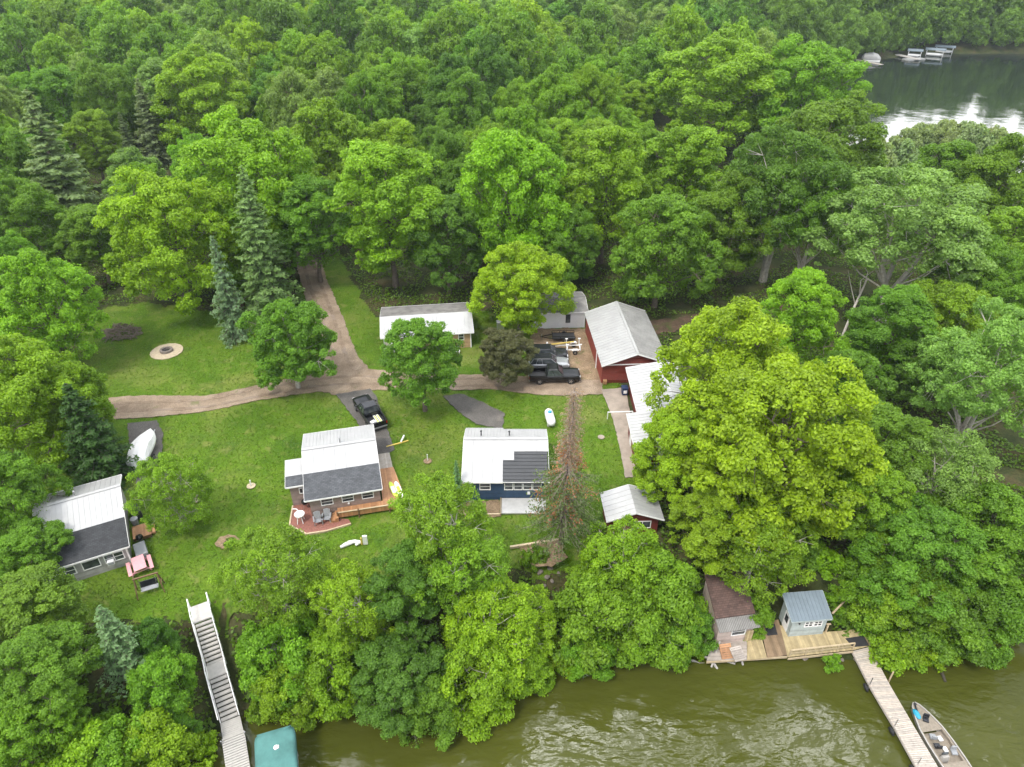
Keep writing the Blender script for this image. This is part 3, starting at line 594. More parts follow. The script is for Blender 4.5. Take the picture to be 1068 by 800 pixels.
def pallet(px, py, z, rz, tilt, lab, mat):
    t = thing('wooden_pallet', lab, 'pallet', G(px, py, z), rz, 'pallets on the deck'); t.rotation_euler = (tilt, 0, rz); b = MB()
    for k in range(7): b.box(-.5, .5, -.6+k*.17, -.46+k*.17, .1, .13, mat)
    build('slats', b, t)
    for x in (-.45, 0, .45): build('bearer', MB().box(x-.05, x+.05, -.6, .57, .0, .1, mat), t)
pallet(757, 679, DZ+.3, .15, .55, 'tan wooden pallet leaning against the boathouse wall', 'cedar_boards_across'); pallet(769, 682, DZ+.25, .25, .3, 'pale grey wooden pallet propped in front of the tan one', 'weathered_boards_across')
t = thing('driftwood_heap', 'heap of grey driftwood beams and broken decking at the deck corner in the water', 'driftwood', G(745, 690, WZ)); b = MB(); 
for a, c, wd in (((-.9,.0,.6),(1.1,-.2,.35),.14), ((-.4,-.6,.1),(.5,1.0,1.3),.14), ((-.2,-.3,.3),(.3,-.9,-.3),.16), ((.2,.1,.3),(1.6,-.35,.2),.12), ((.8,.2,.5),(1.9,-.1,.5),.2), ((2.1,.1,.7),(2.3,-.35,-.1),.14)): b.bar(a, c, wd, wd*.8, 'driftwood')
build('beams', b, t)

# dock, tyres, poles
KZ = -4.85
dk = thing('dock', 'long grey plank dock with tyre bumpers running out from the deck corner', 'dock', (0, 0, 0))
lp = [G(*p, KZ) for p in ((889,679),(907,714.5),(934,760),(956,800),(990,862))]; rp = [G(*p, KZ) for p in ((907,674.5),(928,714),(953,757),(978.5,800),(1014,860))]
def planks(mb, a0, b0, a1, b1, z, t, n, mats):
    for i in range(n):
        s, e = i/n+.004, (i+1)/n-.06/n*1.2
        q = [a0.lerp(a1, s), b0.lerp(b1, s), b0.lerp(b1, e), a0.lerp(a1, e)]; j = random.uniform(-.006, .006)
        mb.hexa([Vector((v.x, v.y, z-t)) for v in q], [Vector((v.x, v.y, z+j)) for v in q], random.choice(mats))
plain('plank_a', (.45, .40, .345), .85, 0, .25, 4); plain('plank_b', (.39, .35, .305), .85, 0, .25, 4); plain('plank_c', (.50, .43, .36), .85, 0, .25, 4)
b = MB()
for i in range(4):
    L = (lp[i+1]-lp[i]).length; planks(b, lp[i], rp[i], lp[i+1], rp[i+1], KZ, .05, int(L/.145), ['plank_a', 'plank_b', 'plank_c'])
build('planks', b, dk); b = MB()
for P in (lp, rp):
    for i in range(4): b.bar(P[i]-Vector((0,0,.14)), P[i+1]-Vector((0,0,.14)), .06, .17, 'plank_b')
build('rim_board', b, dk)
for i in range(1, 4):
    for P in (lp, rp): build('pile', MB().tube([(P[i].x, P[i].y, -8.5), (P[i].x, P[i].y, KZ-.2)], .05, 'steel'), dk)
for (px, py), (qx, qy), hh in (((907,714),(911,700),.9), ((928,708),(935,697),.9), ((933,757),(937,744),.9), ((957,797),(962,783),.9)):
    p = G(px, py, KZ); tag(build('mooring_pole', MB().tube([(p.x, p.y, -7), (p.x+.02, p.y, KZ+hh)], .035 if px != 928 else .06, 'steel' if px != 928 else 'treated_wood')),
        {907: 'thin metal pole beside the tyre nearest the shore', 928: 'thick pale wooden post on the boat side of the dock', 933: 'thin metal pole beside the middle tyre of the dock', 957: 'thin metal pole beside the tyre nearest the photo edge'}[px], 'pole', 'dock poles')
def torus(mb, R, r, m, n=22, k=10):
    vs = []; fs = []
    for i in range(n):
        for j in range(k):
            a, c = 2*math.pi*i/n, 2*math.pi*j/k; vs.append(((R+r*math.cos(c))*math.cos(a), r*1.15*math.sin(c), (R+r*math.cos(c))*math.sin(a)))
    for i in range(n):
        for j in range(k): fs.append((i*k+j, ((i+1) % n)*k+j, ((i+1) % n)*k+(j+1) % k, i*k+(j+1) % k))
    return mb.add(vs, fs, m)
for i, lab in ((0, 'old tyre hung as bumper on the dock, the one nearest the shore'), (1, 'old tyre hung as bumper midway along the dock beside the boat bow'), (2, 'old tyre hung as bumper at the bottom edge of the photo')):
    p = lp[i+1]; d = (lp[i+1]-lp[i]).normalized(); rz = math.atan2(d.y, d.x)
    t = thing('tyre', lab, 'tyre', (p.x-.22, p.y-.02, KZ-.3), rz, 'tyre bumpers on the dock'); t.rotation_euler = (.35, 0, rz)
    build('rubber_ring', torus(MB(), .25, .09, 'rubber'), t, smooth=True); build('rim_band', torus(MB(), .165, .03, 'white_plastic', 20, 6), t, smooth=True)
# sunken log
a, b = G(974,682,-5.2), G(986,711,-5.45); tag(build('sunken_log', MB().tube([a+Vector((0,.3,.35)), a.lerp(b,.5)+Vector((.05,0,0)), b], [.17,.15,.1], 'wet_wood', 9)), 'dark waterlogged log lying from the bank into the lake', 'log')
a, b = G(868,640,-3.5), G(884,624,-2.8); tag(build('broken_post', MB().tube([a, a.lerp(b,.6)+Vector((0,0,.03)), b], [.09,.085,.07], 'treated_wood', 8).bar(b, b+Vector((.35,.1,.02)), .1, .08, 'treated_wood')), 'pale broken wooden post sticking out of the bank plants by the blue shed', 'post')

# fishing boat
bow, stern = G(953,733,-4.95), G(1031,850,-4.95); d = (stern-bow).normalized()
bt = thing('fishing_boat', 'beige open fishing boat with seats moored along the dock', 'boat', (bow.x, bow.y, WZ), math.atan2(-d.y, -d.x))
LB = 6.2; st = [(0, .05), (-.25, .30), (-.7, .50), (-1.3, .70), (-2.1, .90), (-3.2, 1.0), (-4.6, 1.02), (-6.2, .96)]
m = MB(); vs = []; fs = []; k = 0
for x, w in st:
    kz = -.25 if x < -.6 else -.25+.4*(1+x/.6)
    vs += [(x, -w, .62), (x, -w*.9, .1), (x, -w*.3, kz), (x, w*.3, kz), (x, w*.9, .1), (x, w, .62)]
for i in range(len(st)-1):
    for j in range(5): fs.append((i*6+j, i*6+j+1, (i+1)*6+j+1, (i+1)*6+j))
fs.append([42+j for j in range(6)]); m.add(vs, fs, 'boat_hull'); hull = build('hull', m, bt)
def boat_sheet(xs, z, ins, mat, t=.05):
    f = [(x, np.interp(-x, [-a for a, _ in st], [w for _, w in st])-ins) for x in xs]
    return MB().poly([(x, -w) for x, w in f]+[(x, w) for x, w in f[::-1]], z-t, z, mat)
build('bow_deck', boat_sheet([-.12, -.25, -.7, -1.3, -2.1, -2.3], .585, .04, 'tan_carpet'), bt); build('floor', boat_sheet([-2.3, -3.2, -4.2, -4.7], .3, .16, 'tan_carpet'), bt); build('stern_deck', boat_sheet([-4.7, -5.2, -6.1], .585, .04, 'tan_carpet'), bt)
g = MB(); xs = [0, -.25, -.7, -1.3, -2.1, -3.2, -4.6, -6.2]
for s in (-1, 1):
    P = [(x, s*np.interp(-x, [-a for a, _ in st], [w for _, w in st]), .63) for x in xs]
    for p, q in zip(P[:-1], P[1:]): g.bar(p, q, .09, .05, 'boat_hull')
    for x0, x1 in ((-2.3, -3.2), (-3.2, -4.7)): g.bar((x0, s*.84, .45), (x1, s*.88, .45), .14, .25, 'tan_carpet')
build('gunwale', g, bt)
def seat(x, y, rz, mat, fold=False):
    s = thing('boat_seat', '', 'seat'); s.parent = bt; s.location = (x, y, .0); s.rotation_euler = (0, 0, rz)
    for kk in ('label', 'category'): del s[kk]
    z = .62 if x > -2.3 or x < -4.7 else .6
    build('seat_pad', MB().box(-.22, .22, -.22, .22, z, z+.1, mat, .03, .03), s, bev=.02)
    build('seat_back', MB().box(-.27, -.18, -.22, .22, z+.1, z+.42, mat, .0, .04), s, bev=.02); build('pedestal', MB().tube([(0,0,.3),(0,0,z)], .05, 'steel'), s)
for x, y, rz, mt in ((-1.45, .0, 2.6, 'charcoal_paint'), (-2.75, .30, -.3, 'grey_plastic'), (-3.45, .42, -.2, 'charcoal_paint'), (-4.05, -.5, 2.9, 'grey_plastic')): seat(x, y, rz, mt)
for x, y in ((-2.95, -.15), (-3.75, -.0)): build('cushion', MB().box(x-.2, x+.2, y-.16, y+.16, .58, .66, 'white_plastic', .02, .02).tube([(x, y, .3), (x, y, .58)], .04, 'steel'), bt, bev=.02)
build('trolling_motor', MB().tube([(-.3, .12, .68), (-.8, .28, .72)], .06, 'black_plastic').lathe([(.1, 0), (.12, .1), (.05, .2)], 'black_plastic', (-.2, .08, .64), 10), bt)
build('blue_cover', MB().lathe([(.28, 0), (.30, .12), (.18, .26), (.05, .3)], 'blue_plastic', (-.95, .42, .58), 12, 'Z', 1.4, .7), bt)
build('steering_console', MB().box(-4.55, -4.2, .25, .8, .3, .95, 'boat_hull', .08, .03).box(-4.3, -4.2, .3, .75, .95, 1.15, 'window_glass'), bt)
build('outboard_motor', MB().box(-6.6, -6.2, -.2, .2, .4, 1.05, 'black_paint', .06, .04).box(-6.45, -6.3, -.07, .07, -.4, .4, 'black_paint'), bt, bev=.03)

# stairway to the lower left dock
S = [G(208,630,.25), G(213.5,646,.2), G(225,691,-2.35), G(228.5,704,-2.35), G(239.5,749,-4.65), G(243,766,-4.75), G(250,812,-4.75), G(260,880,-4.75)]
sd = (S[4]-S[0]); sd.z = 0; sd.normalize(); sn = Vector((-sd.y, sd.x, 0)); HW = .68
def axis_pt(p):
    t = (p-S[0]).dot(sd); q = S[0]+sd*t; q.z = p.z; return q
T_ = [axis_pt(p) for p in S[:6]]
s = thing('stairway', 'long grey stair with white side rails going down the bank to the lower left dock', 'stairs', (0, 0, 0))
b = MB()
def tread(c, dep, w=HW, z=None, mat='composite', t=.14): 
    z = c.z if z is None else z; q = [c-sn*w, c+sn*w, c+sn*w+sd*dep, c-sn*w+sd*dep]; b.hexa([Vector((v.x, v.y, z-t)) for v in q], [Vector((v.x, v.y, z)) for v in q], mat)
plain('composite', (.44, .42, .39), .8, 0, .15, 3)
tread(T_[0], (T_[1]-T_[0]).length); build('top_landing', b, s)
for a, c, n in ((T_[1], T_[2], 10), (T_[3], T_[4], 9)):
    b = MB()
    for i in range(n): p = a.lerp(c, (i+.05)/n); dep = ((c-a).xy.length)/n; tread(p, dep*.93, HW-.08, a.z+(c.z-a.z)*(i+.8)/n)
    build('treads', b, s)
b = MB(); c = T_[2]; tread(c, (T_[3]-T_[2]).xy.length); build('middle_landing', b, s)
for sg in (-1, 1):
    b = MB(); o = sn*sg*HW; up = Vector((0, 0, .05))
    for a, c in ((T_[0], T_[1]), (T_[1], T_[2]), (T_[2], T_[3]), (T_[3], T_[4])):
        b.bar(a+o-Vector((0,0,.1)), c+o-Vector((0,0,.1)), .06, .28, 'white_trim')
    build('stringer', b, s); b = MB(); up = Vector((0, 0, .9))
    pts = [T_[0]-sd*.1, T_[1], T_[2], T_[3], T_[4]+sd*.4]
    for a, c in zip(pts[:-1], pts[1:]): b.bar(a+o*1.06+up, c+o*1.06+up, .07, .05, 'white_trim')
    build('handrail', b, s)
    for a, c, n in ((T_[0], T_[1], 1), (T_[1], T_[2], 3), (T_[2], T_[3], 1), (T_[3], T_[4], 3)):
        for i in range(n):
            p = a.lerp(c, i/n)+o*1.06; build('post', MB().box(p.x-.045, p.x+.045, p.y-.045, p.y+.045, p.z-.6, p.z+.9, 'white_trim'), s)
for t in (0, .45, .9):
    p = T_[0].lerp(T_[4], t)
    for sg in (-1, 1): q = p+sn*sg*HW*.8; build('support', MB().tube([(q.x, q.y, zt(q.x, q.y)-.3), (q.x, q.y, p.z-.2)], .06, 'treated_wood'), s)
dk = thing('dock', 'pale grey dock at the foot of the long stair beside the teal boat lift', 'dock', (0, 0, 0))
dd = (S[7]-S[5]); dd.z = 0; dd.normalize(); dn = Vector((-dd.y, dd.x, 0)); e0 = S[4]+sd*.02; e0.z = -4.78; b = MB()
planks(b, e0-dn*.72, e0+dn*.72, S[5]-dn*.74, S[5]+dn*.74, -4.78, .06, 9, ['composite']); planks(b, S[5]-dn*.8, S[5]+dn*.8, S[7]-dn*.8, S[7]+dn*.8, -4.72, .06, 40, ['composite']); build('planks', b, dk)
for t in (.05, .5, .95):
    for sg in (-1, 1): q = S[5].lerp(S[7], t)+dn*sg*.84; build('pile', MB().tube([(q.x, q.y, -8.5), (q.x, q.y, -4.4)], .05, 'steel'), dk)
# teal boat lift canopy
LZ = -2.6; c = [G(265,772,LZ), G(304,756,LZ), G(317,848,LZ), G(268,858,LZ)]
cen = (c[0]+c[1]+c[2]+c[3])/4; ax = ((c[1]+c[2])/2-(c[0]+c[3])/2); wd = ax.length; rz = math.atan2(ax.y, ax.x); ln = (((c[0]+c[1])/2)-((c[2]+c[3])/2)).length
bl = thing('boat_lift', 'teal canvas canopy of a boat lift beside the lower left dock', 'boat lift', (cen.x, cen.y, WZ), rz)
Lz = LZ-WZ; m = MB(); nx, ny = 12, 18; vs = []; fs = []
for j in range(ny+1):
    for i in range(nx+1):
        x = -wd/2+wd*i/nx; y = -ln/2+ln*j/ny; e = min(1, (1-abs(2*i/nx-1))*5)*min(1, (1-abs(2*j/ny-1))*6)
        sag = .05*math.cos(j/ny*6*math.pi); rr = .2; qx = max(0, abs(x)-(wd/2-rr)); qy = max(0, abs(y)-(ln/2-rr)); q = math.hypot(qx, qy)
        if q > rr: x = math.copysign(wd/2-rr+qx*rr/q, x); y = math.copysign(ln/2-rr+qy*rr/q, y)
        vs.append((x, y, Lz+.28*(1-(2*i/nx-1)**2)*.9+sag*e))
for j in range(ny):
    for i in range(nx): a = j*(nx+1)+i; fs.append((a, a+1, a+nx+2, a+nx+1))
m.add(vs, fs, 'teal_canvas'); can = build('canopy', m, bl, smooth=True); so_ = can.modifiers.new('thickness', 'SOLIDIFY'); so_.thickness = .03
m = MB(); ring = [vs[i] for i in range(nx+1)]+[vs[j*(nx+1)+nx] for j in range(1, ny+1)]+[vs[ny*(nx+1)+i] for i in range(nx-1, -1, -1)]+[vs[j*(nx+1)] for j in range(ny-1, 0, -1)]
n = len(ring); m.add([(x*1.004, y*1.004, z-.02) for x, y, z in ring]+[(x*1.01, y*1.01, z-.5) for x, y, z in ring], [(i, (i+1) % n, n+(i+1) % n, n+i) for i in range(n)], 'teal_canvas'); va = build('valance', m, bl); va.modifiers.new('thickness', 'SOLIDIFY').thickness = .02
for x in (-1, 1):
    for y in (-1, 1): build('post', MB().tube([(x*(wd/2-.25), y*(ln/2-.5), -3), (x*(wd/2-.25), y*(ln/2-.5), Lz-.06)], .06, 'steel'), bl)
    build('side_beam', MB().bar((x*(wd/2-.25), -ln/2+.5, .3), (x*(wd/2-.25), ln/2-.5, .3), .08, .12, 'steel'), bl)
m = MB()
for k in range(9): t = random.uniform(0, 6.28); a_ = random.uniform(0, .22); x, y = .05+a_*math.cos(t), ln/2-1.35+a_*math.sin(t); m.lathe([(random.uniform(.06, .13), 0), (.03, .02)], 'white_plastic', (x, y, Lz+.285-.04*abs(x)), 9, 'Z', random.uniform(.7, 1.5), random.uniform(.6, 1.6))
build('patch', m, bl, label='white patch on the canvas')

# ------------------------------------------------------------------ vehicles
def wheel(par, x, y, r=.39, w=.26, side=1):
    o = build('wheel', MB().lathe([(r*.62, -w/2), (r*.95, -w/2), (r, -w*.3), (r, w*.3), (r*.95, w/2), (r*.62, w/2)], 'rubber', (x, y, r), 22, 'Y'), par)
    m = MB().lathe([(r*.6, -w*.42), (r*.6, w*.42)], 'steel', (x, y, r), 18, 'Y')
    for k in range(5): t = k*1.2566; m.bar((x, y+side*w*.44, r), (x+math.cos(t)*r*.55, y+side*w*.44, r+math.sin(t)*r*.55), .05, .09, 'steel')
    build('rim', m, o)
def loft(mb, secs, mat):
    """secs: (x, [(y, z) half section from bottom to top])"""
    n = len(secs[0][1]); vs = []; fs = []
    for x, hs in secs:
        vs += [(x, y, z) for y, z in hs]+[(x, -y, z) for y, z in hs[::-1]]
    k = 2*n
    for i in range(len(secs)-1):
        for j in range(k): fs.append((i*k+j, i*k+(j+1) % k, (i+1)*k+(j+1) % k, (i+1)*k+j))
    fs.append(list(range(k))[::-1]); fs.append([(len(secs)-1)*k+j for j in range(k)]); mb.add(vs, fs, mat)
def vehicle(label, kind, loc, rz, paint, group=None, roof_mat=None, bedload=False):
    pk = kind == 'pickup'
    t = thing('pickup_truck' if pk else 'suv', label, 'pickup truck' if pk else 'car', loc, rz, group)
    L = 5.9 if pk else 4.9; xf = L/2; xr = -L/2
    hw = .99 if pk else .95; b = MB(); zb = .42; belt = 1.18 if pk else 1.08; hood = 1.15 if pk else 1.02
    def sec(x, w, top, low=zb): return (x, [(w*.90, low), (w, low+.18), (w, top-.16), (w*.93, top-.02), (w*.5, top+.02)])
    xc0 = -.95 if pk else xr+.05
    if pk:
        loft(b, [sec(xf, hw*.86, hood-.16, .5), sec(xf-.12, hw*.95, hood-.06), sec(xf-.6, hw, hood), sec(1.0, hw, belt), sec(-.95, hw, belt)], paint)
        for sg in (-1, 1): b.box(xr, -.95, sg*hw-(.12 if sg > 0 else 0), sg*hw+(.12 if sg < 0 else 0), .5, 1.2, paint)
        b.box(xr+.06, -.95, -hw+.12, hw-.12, .5, .72, 'black_plastic'); b.box(-1.06, -.952, -hw+.125, hw-.125, .72, 1.19, paint)
    else:
        loft(b, [sec(xf, hw*.82, hood-.2, .5), sec(xf-.15, hw*.94, hood-.08), sec(xf-.6, hw, hood), sec(.95, hw, belt), sec(-1.8, hw, belt+.02), sec(xr+.12, hw*.95, belt), sec(xr, hw*.86, belt-.12, .55)], paint)
    build('body', b, t, bev=.03)
    if pk: build('tailgate', MB().box(xr-.03, xr+.055, -hw+.13, hw-.13, .52, 1.18, paint), t, bev=.015)
    # greenhouse
    g = MB(); f0, f1 = (1.05, .35) if pk else (1.05, .3); r0, r1 = (-.93, -.82) if pk else (xr+.15, xr+.62); zt0 = belt-.02; zt1 = 1.84 if pk else 1.66; wt = hw*.78
    g.hexa([(r0,-hw*.93,zt0),(f0,-hw*.93,zt0),(f0,hw*.93,zt0),(r0,hw*.93,zt0)], [(r1,-wt,zt1),(f1,-wt,zt1),(f1,wt,zt1),(r1,wt,zt1)], 'window_glass'); build('glass', g, t)
    rm = MB(); rm.hexa([(r1-.05,-wt-.02,zt1-.03),(f1+.08,-wt-.02,zt1-.03),(f1+.08,wt+.02,zt1-.03),(r1-.05,wt+.02,zt1-.03)], [(r1+.08,-wt+.08,zt1+.06),(f1-.1,-wt+.08,zt1+.06),(f1-.1,wt-.08,zt1+.06),(r1+.08,wt-.08,zt1+.06)], roof_mat or paint)
    for sg in (-1, 1):
        for (xb, xt) in ((f0, f1), (r0, r1), ((f0+r0)/2-.1, (f1+r1)/2-.1)) + (() if pk else (((r0*.68), r1*.72),)): rm.bar((xb, sg*hw*.935, zt0), (xt, sg*(wt+.006), zt1), .08, .05, paint)
    build('roof', rm, t, bev=.02)
    wx = 1.85 if pk else 1.5
    for x in (wx, -wx+(.05 if pk else .1)):
        for sg in (-1, 1): wheel(t, x, sg*(hw-.11), .41 if pk else .37, .26, sg)
    for sg in (-1, 1):
        build('headlight', MB().box(xf-.14, xf+.01, sg*hw*.72-.16, sg*hw*.72+.16, hood-.32, hood-.14, 'lamp_glass'), t); build('taillight', MB().box(xr-.035, xr+.1, sg*hw*.88-.06, sg*hw*.88+.06, .8, 1.1, 'red_light'), t)
        build('mirror', MB().box(.8, .95, sg*(hw+.1)-.09, sg*(hw+.1)+.09, belt+.02, belt+.2, 'black_plastic'), t, bev=.02)
    build('bumper', MB().box(xf-.1, xf+.08, -hw*.9, hw*.9, .42, .62, 'black_plastic'), t, bev=.03); build('bumper', MB().box(xr-.1, xr+.05, -hw*.9, hw*.9, .42, .6, 'steel' if pk else 'black_plastic'), t, bev=.03)
    build('grille', MB().box(xf-.05, xf+.02, -hw*.45, hw*.45, hood-.5, hood-.14, 'black_plastic'), t); return t
a = G(377,420,1); b_ = G(400,455,.8); d = b_-a
v1 = vehicle('black pickup truck with yellow boards in its open bed, parked behind the brown house', 'pickup', (-15.55, 63.0, .122), math.atan2(-d.y, -d.x)-math.pi*0, 'black_paint', 'parked vehicles', 'charcoal_paint')
VM = v1.matrix_basis.copy() if False else Matrix.Translation(v1.location) @ Matrix.Rotation(v1.rotation_euler.z, 4, 'Z')
for y, l2 in ((.45, 'lime and white board in the truck bed, against its side wall'), (.12, 'lime and white board in the truck bed, towards the middle')):
    o = build('cargo_board', MB().box(-.85, .85, -.12, .12, 0, .09, 'white_plastic').box(-.7, .7, -.06, .06, .09, .1, 'lime_plastic'), None, VM @ Vector((-1.95, -y, .75)), v1.rotation_euler.z); tag(o, l2, 'board', 'boards in the truck bed')
o = build('tool_box', MB().box(-.25, .25, -.3, .3, 0, .3, 'white_plastic', .03, .03), None, VM @ Vector((-2.3, .4, .73)), v1.rotation_euler.z+.3, .03); tag(o, 'small white box at the tailgate end of the truck bed', 'box')
vehicle('black pickup truck parked nearest the lawn beside the red garage', 'pickup', (5.0, 70.4, .095), 0.03, 'black_paint', 'parked vehicles')
vehicle('silver sport utility car parked between two black vehicles', 'suv', (4.4, 73.1, .095), 0.02, 'silver_paint', 'parked vehicles', 'charcoal_paint')
vehicle('charcoal sport utility car parked beyond the silver one', 'suv', (4.4, 75.3, .095), 0.02, 'charcoal_paint', 'parked vehicles')
# trailers
t = thing('utility_trailer', 'black open utility trailer in front of the white shed', 'trailer', G(587,354,.1), math.pi+.02); b = MB()
b.box(-1.5, 1.4, -.8, .8, .45, .52, 'black_plastic')
build('bed', b, t); b = MB()
for y in (-.8, .8): b.bar((-1.5, y, .85), (1.4, y, .85), .05, .05, 'black_paint'); b.bar((-1.5, y, .52), (1.4, y, .52), .06, .1, 'black_paint')
for x in (-1.5, -.5, .4, 1.4):
    for y in (-.8, .8): b.box(x-.025, x+.025, y-.025, y+.025, .5, .85, 'black_paint')
b.bar((1.4, .8, .85), (1.4, -.8, .85), .05, .05, 'black_paint'); build('rail', b, t); build('drawbar', MB().bar((1.4, .6, .45), (2.9, 0, .45), .07, .09, 'black_paint').bar((1.4, -.6, .45), (2.9, 0, .45), .07, .09, 'black_paint').tube([(2.75, 0, .02), (2.75, 0, .8)], .04, 'steel'), t)
for sg in (-1, 1): wheel(t, -.2, sg*.98, .33, .2, sg)
t = thing('boat_trailer', 'white framed boat trailer with yellow mast beyond the parked cars', 'trailer', G(596,366,.1), .03)
b = MB().bar((-1.2, .55, .5), (1.1, .55, .5), .09, .1, 'white_plastic').bar((-1.2, -.55, .5), (1.1, -.55, .5), .09, .1, 'white_plastic').bar((1.0, -.8, .55), (1.0, .8, .55), .1, .1, 'white_plastic').bar((-.6, -.8, .55), (-.6, .8, .55), .1, .1, 'white_plastic').bar((-1.2, .55, .5), (-3.6, 0, .5), .08, .09, 'white_plastic').bar((-1.2, -.55, .5), (-3.6, 0, .5), .08, .09, 'white_plastic')
build('frame', b, t)
for sg in (-1, 1): build('fender', MB().box(-.1, .8, sg*.95-.14, sg*.95+.14, .62, .82, 'white_plastic', .18, .02), t, bev=.04); wheel(t, .35, sg*.95, .3, .2, sg)
for x, y in ((1.0, .75), (1.0, -.75), (-.6, .75), (-.6, -.75)): build('guide_post', MB().tube([(x, y, .5), (x, y, 1.35)], .05, 'white_plastic').box(x-.16, x+.16, y-.07, y+.07, 1.3, 1.4, 'white_plastic'), t)
build('winch_post', MB().box(-3.2, -3.0, -.12, .12, .5, 1.3, 'white_plastic'), t); build('mast', MB().bar((-2.6, .1, .95), (.3, .35, 1.15), .12, .1, 'yellow_paint'), t)
# covered boat on the asphalt pad
t = thing('covered_boat', 'white shrouded boat on its trailer on the asphalt pad', 'boat', G(152,474,.118), R_(97)); 
m = MB(); secs = []
for x, w, z in ((2.75, .12, 1.25), (2.3, .5, 1.4), (1.5, .85, 1.55), (.5, 1.02, 1.75), (-.4, 1.05, 1.95), (-1.4, 1.04, 1.75), (-2.3, 1.0, 1.5), (-2.6, .8, 1.35)):
    secs.append((x, [(w*.55, .55), (w*.95, .75), (w*1.0, 1.05), (w*.8, z-.18), (w*.22, z)]))
loft(m, secs, 'canvas_white'); build('cover', m, t)
build('trailer_frame', MB().bar((-2.6, .5, .45), (2.4, .2, .45), .08, .1, 'steel').bar((-2.6, -.5, .45), (2.4, -.2, .45), .08, .1, 'steel').bar((2.3, 0, .45), (3.6, 0, .45), .1, .1, 'steel'), t)
for sg in (-1, 1): wheel(t, -.9, sg*1.05, .32, .2, sg)
build('outboard_motor', MB().box(-3.1, -2.65, -.2, .2, .7, 1.4, 'white_plastic', .08, .05).box(-3.0, -2.8, -.06, .06, .2, .7, 'grey_plastic'), t, bev=.03)

# ------------------------------------------------------------------ things on the lawns
LW = .06
t = thing('propane_tank', 'white propane tank with blue dome lid on the lawn behind the navy cabin', 'tank', G(573.5,440,LW), R_(97))
build('shell', MB().lathe([(.05, -1.35), (.3, -1.25), (.44, -1.0), (.48, -.7), (.48, .7), (.44, 1.0), (.3, 1.25), (.05, 1.35)], 'white_plastic', (0, 0, .62), 24, 'X'), t, smooth=True)
build('lid', MB().lathe([(.2, .44), (.2, .62), (.1, .7)], 'blue_plastic', (.25, 0, .62), 16), t)
for x in (-.7, .7): build('foot', MB().box(x-.12, x+.12, -.4, .4, .0, .25, 'grey_concrete'), t)
# picnic table
p = G(147.5,594,0); t = thing('picnic_table', 'pink picnic table with two benches beside the grey cabin', 'picnic table', (p.x, p.y, LW), R_(27+6)+math.pi/2)
build('tabletop', MB().box(-.85, .85, -.48, .48, .72, .77, 'pink_paint'), t)
for sg in (-1, 1):
    build('bench', MB().box(-.85, .85, sg*.82-.15, sg*.82+.15, .42, .46, 'pink_paint'), t)
    build('leg', MB().bar((sg*.6, -.35, .72), (sg*.6, -.75, 0), .05, .1, 'pink_paint').bar((sg*.6, .35, .72), (sg*.6, .75, 0), .05, .1, 'pink_paint').bar((sg*.65, -.95, .38), (sg*.65, .95, .38), .05, .1, 'pink_paint'), t)
# swing
p = G(158,617,0); t = thing('garden_swing', 'wooden garden swing frame holding a dark bench on the lawn', 'swing', (p.x, p.y, LW), R_(24)); b = MB()
for sg in (-1, 1): b.bar((sg*1.0, -.55, 0), (sg*.85, .0, 1.75), .08, .08, 'brown_wood').bar((sg*1.0, .55, 0), (sg*.85, 0, 1.75), .08, .08, 'brown_wood').bar((sg*.95, -.3, .8), (sg*.95, .3, .8), .06, .06, 'brown_wood')
b.bar((-.95, 0, 1.78), (.95, 0, 1.78), .1, .1, 'brown_wood'); build('frame', b, t)
b = MB().box(-.65, .65, -.25, .2, .42, .47, 'grey_plastic'); build('seat', b, t); build('backrest', MB().hexa([(-.65,.2,.47),(.65,.2,.47),(.65,.25,.47),(-.65,.25,.47)], [(-.65,.38,.95),(.65,.38,.95),(.65,.43,.95),(-.65,.43,.95)], 'charcoal_paint'), t)
for sg in (-1, 1): build('chain', MB().tube([(sg*.6, -.2, .47), (sg*.6, 0, 1.75)], .015, 'steel', 5).tube([(sg*.6, .3, .6), (sg*.6, 0, 1.75)], .015, 'steel', 5), t)
CM = Matrix.Translation((-37.74, 39.24, 0)) @ Matrix.Rotation(R_(27.1), 4, 'Z'); cr = R_(27.1)
# along the grey cabin's side wall
t = thing('wooden_landing', 'tan plank landing at the side door of the grey cabin', 'porch', CM @ Vector((7.15, 3.4, LW)), cr); build('floor', MB().box(-.75, .75, -.85, .85, .3, .36, 'cedar_boards'), t); build('skirt', MB().box(-.72, .72, -.82, .82, 0, .3, 'brown_wood'), t); build('step', MB().box(.76, 1.05, -.5, .6, 0, .18, 'cedar_boards'), t)
t = thing('storage_bin', 'grey deck box with slanted lid against the grey cabin wall', 'storage box', CM @ Vector((6.95, .75, LW)), cr+.12); build('box', MB().box(-.45, .45, -.8, .8, 0, .62, 'grey_plastic'), t, bev=.03); build('lid', MB().box(-.49, .49, -.84, .84, .622, .72, 'grey_siding' if False else 'grey_plastic', .06, .06), t, bev=.02)
g = thing('barbecue_grill', 'black kettle grill between the landing and the grey deck box', 'grill', CM @ Vector((7.0, 2.05, LW)), .3); kettle(g)
t = thing('garbage_can', 'grey lidded garbage can between the landing and the black bins', 'garbage can', CM @ Vector((6.7, 4.75, LW))); build('can', MB().lathe([(.24, 0), (.3, .75)], 'grey_plastic', n=18), t); build('lid', MB().lathe([(.33, .75), (.33, .82), (.12, .9)], 'grey_plastic', n=18), t)
